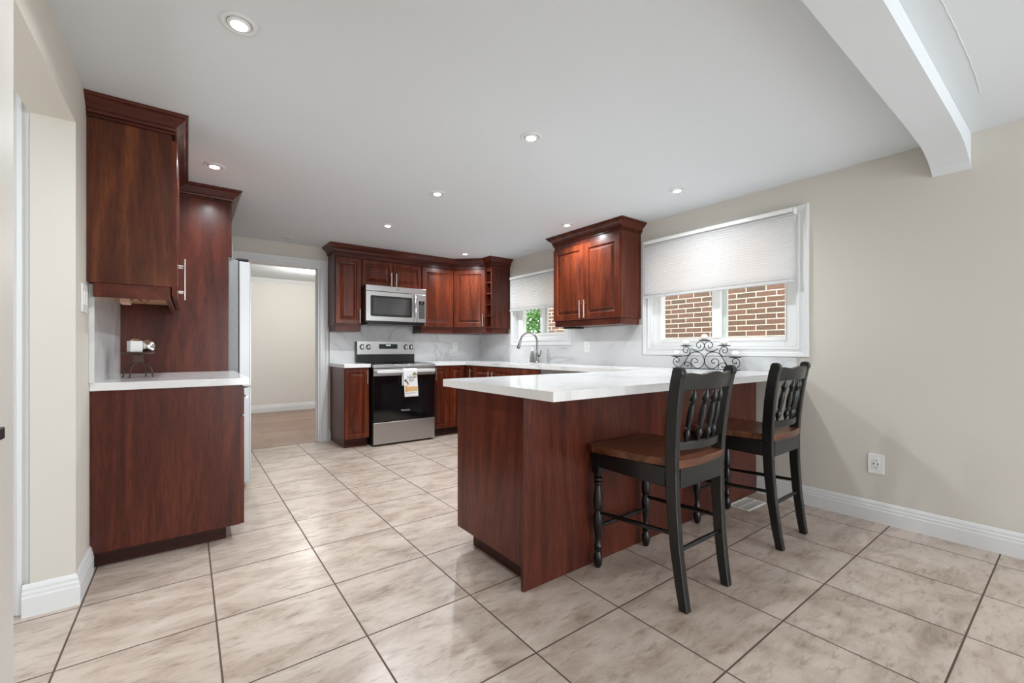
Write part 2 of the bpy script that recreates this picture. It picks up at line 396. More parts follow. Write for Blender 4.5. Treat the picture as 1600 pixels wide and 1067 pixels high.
def dup(root, loc, label=None, rotz=0.0, group=None):
    def cp(o, par):
        c = o.copy(); COL.objects.link(c)
        if par: c.parent = par
        for ch in list(o.children): cp(ch, c)
        return c
    kids = list(root.children)
    r = root.copy(); COL.objects.link(r)
    for ch in kids: cp(ch, r)
    r.location = loc; r.rotation_euler = (0, 0, rotz); WORLD[r.name] = Vector(loc)
    if label: r['label'] = label
    if group: r['group'] = group
    return r

# ------------------------------------------------------------------ room shell
struct(MB().box(-2.35, XW+0.16, -3.6, 5.45, -0.12, 0).build('floor', M['tile']))
struct(MB().box(-2.0, 3.2, 5.4505, 8.62, -0.12, 0.003).build('floor_hall', M['plank']))
T = 0.16
# right wall with two window openings, plus one beyond the picture
W2 = (1.245, 2.485, 1.105, 2.045)
W1 = (3.58, 4.585, 1.205, 1.985)
W3 = (-2.65, -1.15, 0.7, 2.0)
wr = MB()
ys = [-3.6, W3[0], W3[1], W2[0], W2[1], W1[0], W1[1], YB+0.12]
for i, (a, b) in enumerate(zip(ys, ys[1:])):
    wn_ = {1: W3, 3: W2, 5: W1}.get(i)
    if wn_:
        wr.box(XW, XW+T, a, b, 0, wn_[2]); wr.box(XW, XW+T, a, b, wn_[3], CEIL)
    else: wr.box(XW, XW+T, a, b, 0, CEIL)
struct(wr.build('wall_right', M['wall']))
# back wall with doorway
DX0, DX1, DZ = 0.33, 1.245, 2.048
struct(MB().box(XL-0.14, DX0, YB, YB+0.12, 0, CEIL).box(DX0, DX1, YB, YB+0.12, DZ, CEIL).box(DX1, XW, YB, YB+0.12, 0, CEIL).build('wall_back', M['wall']))
# left wall: kitchen part, header over the wide opening, and the near part
JY = 2.61; XI = XL-0.135
struct(MB().box(XI, XL, JY, YB, 0, CEIL).box(XI, XL, 1.69, JY, 2.067, CEIL).box(XI, XL, -3.6, 1.69, 0, CEIL).build('wall_left', M['wall']))
struct(MB().box(-2.35, XI, JY+0.05, JY+0.17, 0, CEIL).box(-2.35, -2.22, -3.6, 0.5, 0, CEIL).box(-2.35, -2.22, 2.1, JY+0.05, 0, CEIL).box(-2.35, -2.22, 0.5, 2.1, 0, 0.55).box(-2.35, -2.22, 0.5, 2.1, 2.05, CEIL).build('wall_side_room', M['wall']))
# front wall (behind the camera) with the patio door opening
struct(MB().box(-2.35, 0.65, -3.6, -3.48, 0, CEIL).box(3.3, XW, -3.6, -3.48, 0, CEIL).box(0.65, 3.3, -3.6, -3.48, 2.1, CEIL).build('wall_front', M['wall']))
struct(MB().box(-2.35, XW+T, -3.6, YB+0.12, CEIL, CEIL+0.12).build('ceiling', M['ceil']))
# beam
BX = [(-0.385, 2.205), (1.7, 2.205), (2.9, 2.203), (3.15, 2.196), (3.26, 2.184), (3.36, 2.160), (3.44, 2.13), (3.4875, 2.098)]
bm_ = MB()
bm_.extr([(x, z) for x, z in BX] + [(3.4875, 2.2955), (-0.385, 2.2955)], 'y', 0.392, 0.548)
struct(bm_.build('ceiling_beam', M['ceil']))
# ridge of plaster on the near ceiling
mb = MB(); pts = []
random.seed(3)
for i in range(30):
    t = i/29; pts.append((1.6+1.38*t, 0.300+random.uniform(-0.002, 0.002)+0.004*math.sin(t*7), CEIL-0.0005))
mb.tube(pts, 0.0016, 5); struct(mb.build('trim_1', M['trim']))
# hall beyond the doorway
struct(MB().box(-2.0, 3.2, 8.5, 8.62, 0, 2.40).box(-2.1, -2.0, YB+0.12, 8.62, 0, 2.40).box(3.2, 3.3, YB+0.12, 8.62, 0, 2.40).build('wall_hall', M['hallwall']))
struct(MB().box(-2.1, 3.3, YB+0.12, 8.62, 2.305, 2.40).build('ceiling_hall', M['ceil']))

BBP = [(0, 0), (0.016, 0), (0.016, 0.078), (0.013, 0.084), (0.013, 0.096), (0.009, 0.104), (0.009, 0.114), (0.004, 0.126), (0.0, 0.131)]
def baseboard(name, path, z=0.0, sc=1.0): 
    return struct(MB().sweep(path, [(o+0.0004, z+h*sc) for o, h in BBP]).build(name, M['trim']))
baseboard('baseboard_right', [(XW, 1.52), (XW, -3.47)][::1])
baseboard('baseboard_left', [(XL, 2.935), (XL, JY), (XI-0.02, JY)][::-1])
baseboard('baseboard_hall', [(-1.99, 8.5), (3.19, 8.5)])
struct(MB().sweep([(-1.99, 8.5), (3.19, 8.5)], [(0, 2.3045), (0.07, 2.3045), (0.06, 2.285), (0.04, 2.265), (0.02, 2.24), (0.012, 2.22), (0, 2.22)]).build('trim_2', M['trim']))
baseboard('baseboard_back', [(1.338, YB), (1.362, YB)])

# doorway casing (three fluted sides)
CP = [(0, 0), (0.0, 0.012), (0.006, 0.018), (0.014, 0.020), (0.020, 0.014), (0.030, 0.014), (0.036, 0.011), (0.060, 0.011), (0.068, 0.018), (0.076, 0.022), (0.090, 0.022), (0.094, 0.016), (0.094, 0)]
def frame_sweep(mb, rect, prof, plane, base, sgn, sides=(0, 1, 2, 3)):
    """casing around rect (u0,u1,v0,v1); prof (outward from opening, height off wall); plane 'y' or 'x'"""
    u0, u1, v0, v1 = rect
    cor = lambda o: [(u0-o, v0-o), (u1+o, v0-o), (u1+o, v1+o), (u0-o, v1+o)]
    def P(u, v, h): return (u, base+sgn*h, v) if plane == 'y' else (base+sgn*h, u, v)
    rs = [[P(u, v, h) for u, v in cor(o)] for o, h in prof]
    for sd in sides:
        a, b = sd, (sd+1) % 4
        va = [mb.bm.verts.new(r[a]) for r in rs]; vb = [mb.bm.verts.new(r[b]) for r in rs]
        k = len(rs)
        for i in range(k): mb.bm.faces.new((va[i], va[(i+1) % k], vb[(i+1) % k], vb[i]))
        mb.bm.faces.new(va); mb.bm.faces.new(vb[::-1])
    return mb
d1 = MB().box(DX0, DX0+0.018, YB-0.0, YB+0.13, 0.003, DZ).box(DX1-0.018, DX1, YB, YB+0.13, 0.003, DZ).box(DX0+0.018, DX1-0.018, YB, YB+0.13, DZ-0.008, DZ).box(DX1-0.03, DX1-0.018, YB+0.045, YB+0.08, 0.003, DZ-0.018)
d1 = struct(d1.build('door_1', M['trim']))
cs = MB(); frame_sweep(cs, (DX0, DX1, 0.1, DZ), [(o, h) for o, h in CP], 'y', YB, -1, (1, 2, 3))
for v in cs.bm.verts:
    if v.co.z < 0.11: v.co.z = 0.0015
cs.build('door_casing', M['trim'], d1)

# open white door close to the camera on the left, black lever handle
d2 = struct(MB().box(XL+0.004, XL+0.038, 0.80, 1.607, 0.01, 2.045).build('door_2', M['doorpaint'], bevel=0.002))
h = MB().cyl((XL+0.038, 1.235, 0.925), (XL+0.046, 1.235, 0.925), 0.028, 20).cyl((XL+0.046, 1.235, 0.925), (XL+0.085, 1.235, 0.925), 0.009).box(XL+0.072, XL+0.088, 1.228, 1.322, 0.913, 0.937)
h.build('door_handle', M['doorblk'], d2, bevel=0.002)
# casing in the side room, seen past the end of the wall
cas = MB().box(-0.615, XI-0.006, JY+0.026, JY+0.05, 0.001, CEIL-0.002).box(-0.60, -0.575, JY+0.018, JY+0.03, 0.001, CEIL-0.002).box(-0.56, -0.545, JY+0.018, JY+0.03, 0.001, CEIL-0.002)
struct(cas.build('trim_3', M['trim'], bevel=0.002))

# ------------------------------------------------------------------ windows
WCP = [(0, 0), (0.0, 0.010), (0.005, 0.016), (0.012, 0.016), (0.016, 0.011), (0.034, 0.011), (0.040, 0.016), (0.052, 0.018), (0.056, 0.022), (0.066, 0.022), (0.07, 0.016), (0.07, 0)]
def window(name, rect, glass, mull, cpath=True, zc=None):
    y0, y1, z0, z1 = rect
    fr = MB()
    e = 0.045
    a, b = XW+0.042, XW+0.10
    gy0, gy1, gz0 = glass
    # jamb liner
    fr.box(XW-0.002, XW+T, y0, y0+0.012, z0, z1).box(XW-0.002, XW+T, y1-0.012, y1, z0, z1).box(XW-0.002, XW+T, y0+0.012, y1-0.012, z0, z0+0.012).box(XW-0.002, XW+T, y0+0.012, y1-0.012, z1-0.012, z1)
    o = struct(fr.build(name, M['trim'], bevel=0.0015))
    vf = MB()
    vf.box(a, b, y0+0.012, gy0, z0+0.012, z1-0.012).box(a, b, gy1, y1-0.012, z0+0.012, z1-0.012)
    vf.box(a, b, gy0, gy1, z0+0.012, gz0).box(a, b, gy0, gy1, z1-0.06, z1-0.012)
    vf.box(a-0.008, a+0.03, mull[0], mull[1], gz0, z1-0.06)
    vf.box(a+0.034, b, mull[0]-0.035, mull[1]-0.03, gz0, z1-0.06)
    # sash lip lines
    vf.box(a-0.006, a, gy0-0.012, gy0-0.006, gz0-0.03, z1-0.05).box(a-0.006, a, gy1+0.006, gy1+0.012, gz0-0.03, z1-0.05).box(a-0.006, a, gy0-0.006, gy1+0.006, gz0-0.03, gz0-0.022)
    vf.build('window_frame', M['white'], o, bevel=0.0015)
    c = MB(); frame_sweep(c, rect, WCP, 'x', XW, -1); c.build('window_casing', M['trim'], o)
    MB().box(a+0.02, a+0.024, gy0-0.01, gy1+0.01, gz0-0.01, z1-0.05).build('window_pane', M['glass'], o)
    return o
window('window_1', W2, (1.347, 2.383, 1.188), (1.827, 1.898))
window('window_2', W1, (3.672, 4.47, 1.292), (4.058, 4.107))
fr3 = MB()
fr3.box(XW+0.02, XW+0.06, W3[0], W3[0]+0.05, W3[2], W3[3]).box(XW+0.02, XW+0.06, W3[1]-0.05, W3[1], W3[2], W3[3]).box(XW+0.02, XW+0.06, W3[0]+0.05, W3[1]-0.05, W3[2], W3[2]+0.05).box(XW+0.02, XW+0.06, W3[0]+0.05, W3[1]-0.05, W3[3]-0.05, W3[3])
struct(fr3.build('window_3', M['trim']))

def plain_frame(name, mk, u0, u1, z0, z1, mulls):
    mb = MB(); e = 0.05
    for a in [u0, u1-e] + [m-e/2 for m in mulls]: mk(mb, a, a+e, z0, z1)
    mk(mb, u0+e, u1-e, z0, z0+e); mk(mb, u0+e, u1-e, z1-e, z1)
    return struct(mb.build(name, M['white']))
plain_frame('window_4', lambda m, a, b, c, d: m.box(a, b, -3.57, -3.52, c, d), 0.65, 3.3, 0.0, 2.1, [1.975])
plain_frame('fill_light_frame', lambda m, a, b, c, d: m.box(-2.31, -2.26, a, b, c, d), 0.5, 2.1, 0.55, 2.05, [1.3])  # unseen frame added around an opening made for the side-room fill lamp

def shade(label, y0, y1, z0, z1, n, x=3.437):
    t = thing('cellular_shade', label, 'window shade', (x, (y0+y1)/2, z0))
    mb = MB()
    # pleated fabric, front and back face
    prof = []; k = n*2
    for i in range(k+1): prof.append((x-(0.0 if i % 2 else 0.004), z0+0.02+(z1-0.03-z0-0.02)*i/k))
    for i in range(k, -1, -1): prof.append((x+0.012+(0.0 if i % 2 else 0.006), z0+0.02+(z1-0.03-z0-0.02)*i/k))
    va = [mb.bm.verts.new((px, y0, pz)) for px, pz in prof]; vb = [mb.bm.verts.new((px, y1, pz)) for px, pz in prof]
    m_ = len(prof)
    for i in range(m_):
        mb.bm.faces.new((va[i], va[(i+1) % m_], vb[(i+1) % m_], vb[i]))
    mb.build('shade_fabric', M['shade'], t)
    MB().box(x-0.012, x+0.022, y0-0.001, y1+0.001, z0, z0+0.02).build('bottom_rail', M['rail'], t, bevel=0.003)
    MB().box(x-0.014, x+0.026, y0-0.001, y1+0.001, z1-0.03, z1).build('head_rail', M['white'], t, bevel=0.003)
    MB().box(x-0.012, x+0.028, y0-0.014, y0-0.002, z1-0.045, z1-0.002).cyl((x, y0-0.012, z1-0.045), (x, y0-0.012, z1-0.10), 0.003).build('shade_bracket', M['white'], t, bevel=0.002)
    return t
shade('half-lowered white pleated shade on the large window over the candelabra', 1.257, 2.505, 1.568, 2.098, 24)
shade('half-lowered white pleated shade on the small window above the faucet', 3.50, 4.62, 1.588, 2.04, 22)

# ------------------------------------------------------------------ crown profile
CR = [(0.0, 2.200), (0.014, 2.200), (0.014, 2.208), (0.008, 2.211), (0.008, 2.215), (0.020, 2.218), (0.022, 2.230), (0.016, 2.233), (0.022, 2.240), (0.034, 2.252), (0.050, 2.264), (0.056, 2.272), (0.056, 2.278), (0.066, 2.281), (0.070, 2.288), (0.070, 2.2945), (0.0, 2.2945)]
def crown(parent, path, name='crown_molding', mat=None):
    return MB().sweep(path, CR).build(name, mat or M['wood_x'], parent)

# doors and handles -------------------------------------------------
def handle_mb(x, z0, z1, off=0.032, y=-0.022):
    mb = MB(); L = z1-z0
    mb.cyl((x, y-off, z0), (x, y-off, z1), 0.0058, 12)
    for z in (z0+0.18*L, z1-0.18*L): mb.cyl((x, y+0.001, z), (x, y-off, z), 0.0045, 10)
    return mb
def door(parent, loc, rotz, wd, ht, hx=None, hz=None, name='door', t=0.021, s=0.058, off=0.032):
    st = [(0.0, -t+0.003), (0.003, -t), (s-0.006, -t), (s, -t+0.005), (s+0.004, -t+0.013), (s+0.010, -t+0.014), (s+0.034, -t+0.004), (s+0.037, -t+0.001)]
    o = MB().rings(wd, ht, st, t).build(name, M['door'], parent, loc=loc, rot=(0, 0, rotz))
    if hx is not None:
        hm = handle_mb(hx, hz[0], hz[1], off, -t).build('handle', M['nickel'], o, local=True, smooth=True)
    return o
def flat_front(parent, loc, rotz, wd, ht, name='drawer', t=0.021, hh=None):
    o = MB().box(0, wd, -t, 0, 0, ht).build(name, M['wood'], parent, loc=loc, rot=(0, 0, rotz), bevel=0.003)
    if hh:
        mb = MB(); a, b = wd/2-hh/2, wd/2+hh/2; z = ht/2
        mb.cyl((a, -t-0.03, z), (b, -t-0.03, z), 0.0058, 12)
        for x in (a+0.02, b-0.02): mb.cyl((x, -t+0.001, z), (x, -t-0.03, z), 0.0045, 10)
        mb.build('handle', M['nickel'], o, local=True, smooth=True)
    return o

# ------------------------------------------------------------------ left run
LY = 2.935
t = thing('base_cabinet', 'dark cherry base cabinet below the short white counter on the left', 'cabinet', (XL+0.3, 3.4, 0))
MB().box(XL+0.002, 0.243, LY, LY+0.018, 0.085, 0.886).build('end_panel', M['wood'], t)
MB().box(XL+0.002, 0.240, LY+0.0185, 3.929, 0.085, 0.8865).build('cabinet_box', M['wood'], t)
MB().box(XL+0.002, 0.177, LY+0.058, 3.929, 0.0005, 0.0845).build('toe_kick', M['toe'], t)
for i in range(2):
    y = LY+0.003+i*0.497
    flat_front(t, (0.241, y, 0.715), PI/2, 0.49, 0.165, hh=0.13)
    door(t, (0.241, y, 0.088), PI/2, 0.49, 0.618, 0.45 if i == 0 else 0.04, (0.42, 0.58))
tag(MB().box(XL+0.0005, 0.288, LY-0.013, 3.929, 0.887, 0.927).build('countertop', M['quartz'], bevel=0.003), 'short white quartz counter left, beside the refrigerator', 'countertop')
tag(MB().box(XL+0.0005, XL+0.021, LY-0.03, 3.929, 0.9275, 1.412).build('backsplash', M['splash'], bevel=0.001), 'grey veined marble slab on wall behind the small iron stand', 'backsplash')

UY = 2.85
t = thing('upper_cabinet', 'cherry wall cabinet at left edge, grained side panel towards viewer', 'cabinet', (XL+0.15, 3.4, 1.415))
MB().box(XL+0.001, -0.066, UY+0.0125, 3.929, 1.415, 2.290).build('cabinet_box', M['wood'], t)
MB().box(XL+0.001, -0.066, UY, UY+0.012, 1.415, 2.290).build('side_panel', M['figured'], t)
MB().box(XL+0.022, -0.093, UY+0.025, 3.92, 1.405, 1.4148).build('bottom_panel', M['raw'], t)
MB().box(XL+0.022, -0.072, UY+0.004, UY+0.022, 1.345, 1.4147).box(-0.092, -0.072, UY+0.0225, 3.925, 1.345, 1.4147).build('light_rail', M['wood_y'], t, bevel=0.002)
door(t, (-0.066, UY+0.003, 1.372), PI/2, 0.53, 0.80, 0.49, (0.03, 0.275), off=0.03)
door(t, (-0.066, UY+0.537, 1.372), PI/2, 0.53, 0.80, 0.04, (0.03, 0.275), off=0.03)
crown(t, [(XL+0.001, UY), (-0.066, UY), (-0.066, 3.855)])

t = thing('refrigerator_cabinet', 'tall cherry side panel and cabinet enclosing the refrigerator', 'cabinet', (0, 4.4, 0))
MB().box(XL+0.001, 0.248, 3.93, 3.949, 0.001, 2.290).build('side_panel', M['wood'], t)
MB().box(XL+0.001, 0.248, 4.895, 4.914, 0.001, 2.290).build('side_panel', M['wood'], t)
MB().box(XL+0.001, 0.247, 3.9495, 4.8945, 1.84, 2.288).build('cabinet_box', M['wood'], t)
MB().box(0.2485, 0.268, 3.931, 3.96, 1.80, 2.29).build('face_stile', M['wood'], t)
door(t, (0.2485, 3.962, 1.845), PI/2, 0.46, 0.30, 0.42, (0.02, 0.16))
door(t, (0.2485, 4.426, 1.845), PI/2, 0.46, 0.30, 0.04, (0.02, 0.16))
crown(t, [(-0.06, 3.93), (0.262, 3.93), (0.262, 4.914), (-0.06, 4.914)])

t = thing('refrigerator', 'pale steel refrigerator, its door edge showing past the cherry panel', 'refrigerator', (0.0, 4.42, 0))
MB().box(-0.35, 0.314, 3.962, 4.882, 0.02, 1.785).build('body', M['galv'], t, bevel=0.004)
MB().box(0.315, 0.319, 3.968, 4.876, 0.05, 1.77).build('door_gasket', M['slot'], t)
for a, b, z0, z1, nm, hy in ((3.964, 4.418, 0.80, 1.778, 'door', 4.36), (4.424, 4.880, 0.80, 1.778, 'door', 4.48)):
    d = MB().box(0.320, 0.394, a, b, z0, z1).build(nm, M['fridge'], t, bevel=0.006)
    WORLD[d.name] = Vector((0, 4.42, 0))
    MB().box(0.3945, 0.398, a+0.002, b-0.002, z0+0.01, z1-0.01).build('edge_shade_skin', M['steel'], d)  # thin steel sheet, its rim standing in for shading along the door edge
d = MB().box(0.320, 0.394, 3.964, 4.880, 0.045, 0.79).build('freezer_drawer', M['fridge'], t, bevel=0.006); WORLD[d.name] = Vector((0, 4.42, 0))
MB().box(0.3945, 0.398, 3.966, 4.878, 0.055, 0.78).build('edge_shade_skin', M['steel'], d)  # same sheet on the drawer, its rim imitating the shaded edge
MB().box(0.30, 0.385, 3.972, 4.03, 1.7855, 1.80).build('hinge_cover', M['slot'], t, bevel=0.003)

# under-cabinet power box and cord
t = thing('power_box', 'small pale electrical box with cord under the left wall cabinet', 'electrical box', (-0.25, 3.2, 1.375))
MB().box(-0.292, -0.252, 3.12, 3.22, 1.340, 1.4045).build('box', plain('pinkish_plastic', srgb(214, 180, 160), 0.5), t, bevel=0.003)
MB().tube([(-0.292, 3.18, 1.375), (-0.31, 3.2, 1.39), (-0.33, 3.25, 1.40)], 0.004, 8).build('cord', plain('brown_cord', srgb(150, 96, 80), 0.5), t, smooth=True)
MB().tube([(-0.252, 3.15, 1.360), (-0.225, 3.12, 1.378), (-0.20, 3.10, 1.352), (-0.185, 3.10, 1.343), (-0.165, 3.10, 1.372), (-0.15, 3.13, 1.40)], 0.005, 8).build('cord', plain('brown_cord', srgb(150, 96, 80), 0.5), t, smooth=True)

# light switch on the left wall
t = thing('light_switch', 'white light switch plate on the narrow wall at left', 'light switch', (XL, 2.78, 1.33))
MB().box(XL+0.0005, XL+0.007, 2.715, 2.835, 1.262, 1.392).build('plate', M['white'], t, bevel=0.002)
MB().box(XL+0.0075, XL+0.011, 2.735, 2.77, 1.295, 1.36).box(XL+0.0075, XL+0.011, 2.782, 2.817, 1.295, 1.36).build('rocker', M['white'], t, bevel=0.001)

# ------------------------------------------------------------------ decor on the left counter
cx, cy, cz = -0.232, 3.33, 0.9275
t = thing('pedestal_stand', 'small brown iron pedestal stand with arched legs on left counter', 'stand', (cx, cy, cz))
for i in range(4):
    a = PI/4+i*PI/2+0.35
    pts = []
    for k in range(13):
        u = k/12; ang = PI/2*(1-u)
        rr = 0.012+0.062*math.cos(ang); pts.append((cx+rr*math.cos(a), cy+rr*math.sin(a), cz+0.012+0.075*math.sin(ang)))
    pts.append((cx+0.074*math.cos(a), cy+0.074*math.sin(a), cz+0.006))
    pts.append((cx+0.080*math.cos(a), cy+0.080*math.sin(a), cz+0.004))
    MB().tube(pts, 0.0038, 8).build('leg', M['rust'], t, smooth=True)
MB().box(cx-0.023, cx+0.023, cy-0.023, cy+0.023, cz+0.088, cz+0.138).build('column', M['rust'], t, bevel=0.003)
MB().lathe([(0.0, 0.1385), (0.066, 0.1385), (0.075, 0.144), (0.075, 0.149), (0.070, 0.150), (0.0, 0.147)], (cx, cy, cz), None, 32).build('plate', M['rust'], t, smooth=True)
zz = cz+0.1505
bx = MB(); a = 0.36
pc = lambda u, v: (cx-0.013+u*math.cos(a)-v*math.sin(a), cy-0.028+u*math.sin(a)+v*math.cos(a))
bx.prism([pc(-0.028, -0.028), pc(0.028, -0.028), pc(0.028, 0.028), pc(-0.028, 0.028)], zz, zz+0.062)
tag(bx.build('candle', M['candle'], bevel=0.002), 'square white candle on the small iron pedestal stand', 'candle')
tag(MB().lathe([(0.0, 0), (0.018, 0.001), (0.030, 0.012), (0.036, 0.032), (0.031, 0.053), (0.018, 0.066), (0.012, 0.069), (0.0, 0.069)], (cx+0.043, cy+0.004, zz), None, 28).build('candle_holder', M['silver'], smooth=True), 'shiny mirrored glass ball beside the square white candle', 'candle holder')
tag(MB().lathe([(0.0, 0), (0.018, 0.001), (0.032, 0.014), (0.037, 0.038), (0.032, 0.062), (0.018, 0.076), (0.0, 0.080)], (cx-0.012, cy+0.045, zz), None, 28).build('candle_holder', M['silver'], smooth=True), 'shiny mirrored glass ball hidden mostly behind the square candle', 'candle holder')

# ------------------------------------------------------------------ back run
FY = 4.862   # cabinet box front (doors stand 21 mm proud)
t = thing('base_cabinet', 'narrow cherry base cabinet between the doorway and the range', 'cabinet', (1.5, 5.15, 0))
MB().box(1.362, 1.632, FY, YB-0.002, 0.10, 0.887).build('cabinet_box', M['wood'], t)
MB().box(1.375, 1.63, FY+0.052, YB-0.002, 0.0005, 0.0995).build('toe_kick', M['wood_x'], t)
door(t, (1.366, FY-0.0005, 0.103), 0, 0.262, 0.775, 0.235, (0.60, 0.75), s=0.05)
tag(MB().box(1.352, 1.641, 4.822, YB-0.0005, 0.8875, 0.927).build('countertop', M['quartz'], bevel=0.002), 'small white quartz counter piece between doorway and range', 'countertop')

t = thing('base_cabinet', 'corner cherry base cabinet right of the range', 'cabinet', (2.7, 5.15, 0))
MB().box(2.412, 2.899, FY, YB-0.003, 0.10, 0.887).build('cabinet_box', M['wood'], t)
MB().box(2.412, 2.899, FY+0.052, YB-0.003, 0.0005, 0.0995).build('toe_kick', M['toe'], t)
door(t, (2.420, FY-0.0005, 0.103), 0, 0.225, 0.775, 0.025, (0.60, 0.76), s=0.05)
door(t, (2.652, FY-0.0005, 0.103), 0, 0.200, 0.775, s=0.045)
# sink run along the right wall, fronts face -x
SX = 2.900
t = thing('sink_cabinet', 'cherry sink cabinet under the small window', 'cabinet', (3.2, 4.1, 0))
MB().box(SX, XW-0.002, 3.36, YB-0.003, 0.10, 0.70).box(SX, SX+0.018, 3.36, 4.84, 0.7005, 0.887).build('cabinet_box', M['wood'], t)
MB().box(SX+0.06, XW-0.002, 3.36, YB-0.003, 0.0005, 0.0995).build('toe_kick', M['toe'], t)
door(t, (SX-0.0005, 4.835, 0.103), -PI/2, 0.18, 0.775, 0.15, (0.58, 0.74), s=0.04)
door(t, (SX-0.0005, 4.650, 0.103), -PI/2, 0.42, 0.775, 0.38, (0.58, 0.72))
door(t, (SX-0.0005, 4.225, 0.103), -PI/2, 0.42, 0.775, 0.04, (0.58, 0.72))
door(t, (SX-0.0005, 3.800, 0.103), -PI/2, 0.435, 0.775)
t = thing('dishwasher', 'stainless dishwasher front beneath the counter near the peninsula', 'dishwasher', (3.2, 3.05, 0))
MB().box(SX, XW-0.004, 2.757, 3.355, 0.05, 0.885).build('body', M['dark'], t)
MB().box(SX-0.022, SX-0.0005, 2.76, 3.352, 0.11, 0.882).build('door', M['steel'], t, bevel=0.003)
t = thing('base_cabinet', 'cherry base cabinet in the corner where sink run meets peninsula', 'cabinet', (3.2, 2.4, 0))
MB().box(SX, XW-0.004, 2.116, 2.754, 0.10, 0.887).build('cabinet_box', M['wood'], t)
MB().box(SX+0.05, XW-0.004, 2.116, 2.754, 0.0005, 0.0995).build('toe_kick', M['toe'], t)
# peninsula
PX = 1.206
t = thing('peninsula_cabinet', 'long reddish cherry peninsula cabinet with plain back behind two stools', 'cabinet', (2.0, 1.82, 0))
MB().box(PX, XW-0.018, 1.522, 1.540, 0.0008, 0.8865).build('back_panel', M['wood'], t)
MB().box(PX, PX+0.018, 1.5405, 2.114, 0.108, 0.8865).build('end_panel', M['wood'], t)
MB().box(PX+0.0185, SX-0.001, 1.5405, 2.112, 0.105, 0.8865).build('cabinet_box', M['wood'], t)
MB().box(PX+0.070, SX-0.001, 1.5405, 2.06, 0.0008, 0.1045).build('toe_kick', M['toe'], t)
for i in range(3):
    door(t, (SX-0.02-i*0.55, 2.1135, 0.112), PI, 0.54, 0.765, 0.5, (0.55, 0.72))
# L-shaped worktop
C0, C1 = 0.8872, 0.927
mb = MB()
CX = 2.862; PYF = 1.249; PYB = 2.155
sk = (3.02, 3.36, 3.60, 4.28)
mb.box(1.137, XW-0.001, PYF, PYB, C0, C1)
mb.box(CX, XW-0.001, PYB, sk[2], C0, C1)
mb.box(CX, sk[0], sk[2], sk[3], C0, C1); mb.box(sk[1], XW-0.001, sk[2], sk[3], C0, C1)
mb.box(CX, XW-0.001, sk[3], YB-0.001, C0, C1)
mb.box(2.409, CX, 4.822, YB-0.001, C0, C1)
bmesh.ops.remove_doubles(mb.bm, verts=mb.bm.verts, dist=0.0001)
tag(mb.build('countertop', M['quartz']), 'continuous white quartz worktop over sink run and peninsula', 'countertop')
# backsplash slabs
s1 = MB().box(1.353, XW-0.021, YB-0.0205, YB-0.0005, 0.9275, 1.298).box(1.646, 2.408, YB-0.0205, YB-0.0005, 1.298, 1.395)
tag(s1.build('backsplash', M['splash']), 'pale veined marble slab on back wall behind the range', 'backsplash')
s2 = MB()
for a, b, z in ((1.249, 2.558, 1.033), (2.558, 3.507, 1.326), (3.507, 4.658, 1.133), (4.658, YB-0.0005, 1.298)): s2.box(XW-0.0205, XW-0.0005, a, b, 0.9275, z)
bmesh.ops.remove_doubles(s2.bm, verts=s2.bm.verts, dist=0.0001)
tag(s2.build('backsplash', M['splash']), 'long veined marble slab below the windows on the right wall', 'backsplash')
# sink and faucet
t = thing('sink', 'undermount stainless sink below the small window', 'sink', (3.19, 3.94, 0.7))
mb = MB()
x0, x1, y0, y1 = sk
for b_ in ((x0-0.008, x0, y0-0.008, y1+0.008, 0.705, C0-0.0005), (x1, x1+0.008, y0-0.008, y1+0.008, 0.705, C0-0.0005), (x0, x1, y0-0.008, y0, 0.705, C0-0.0005), (x0, x1, y1, y1+0.008, 0.705, C0-0.0005), (x0, x1, y0, y1, 0.705, 0.712)): mb.box(*b_)
mb.build('basin', M['steel'], t)
MB().lathe([(0, 0), (0.04, 0), (0.04, 0.004), (0.03, 0.006), (0, 0.006)], (3.19, 3.94, 0.7125)).build('drain', M['chrome'], t, smooth=True)
fx, fy = 3.385, 4.005
t = thing('faucet', 'tall gooseneck pull-down faucet in dark nickel behind the sink', 'faucet', (fx, fy, C1))
dvx, dvy = -0.70, 0.70
pts = [(fx, fy, C1+0.01), (fx, fy, C1+0.25)]
R_ = 0.115
for k in range(1, 15):
    a = PI*k/14*0.93
    pts.append((fx+dvx*(R_-R_*math.cos(a))*0.9, fy+dvy*(R_-R_*math.cos(a))*0.9, C1+0.25+R_*math.sin(a)))
MB().lathe([(0.0, 0.0005), (0.027, 0.0005), (0.027, 0.008), (0.022, 0.014), (0.020, 0.05), (0.018, 0.11), (0.013, 0.13)], (fx, fy, C1)).build('base', M['gunmetal'], t, smooth=True)
MB().tube(pts, 0.0125, 14).build('neck', M['gunmetal'], t, smooth=True)
e0 = Vector(pts[-1]); e1 = e0 + (Vector(pts[-1])-Vector(pts[-2])).normalized()*0.11
MB().turned(e0, e1, [(0.012, 0), (0.016, 0.1), (0.017, 0.5), (0.021, 0.9), (0.018, 1.0)]).build('spray_head', M['gunmetal'], t, smooth=True)
MB().cyl((fx, fy, C1+0.075), (fx-0.005, fy-0.05, C1+0.085), 0.012).tube([(fx-0.005, fy-0.05, C1+0.085), (fx-0.01, fy-0.075, C1+0.11), (fx-0.012, fy-0.085, C1+0.15)], 0.007, 10).build('lever', M['gunmetal'], t, smooth=True)
t = thing('soap_bottle', 'soap bottle with white pump next to the faucet', 'soap dispenser', (3.40, 4.115, C1))
MB().lathe([(0, 0.0005), (0.030, 0.0005), (0.032, 0.01), (0.030, 0.06), (0.022, 0.11), (0.013, 0.13), (0.013, 0.14), (0, 0.14)], (3.40, 4.115, C1)).build('bottle', M['soap'], t, smooth=True)
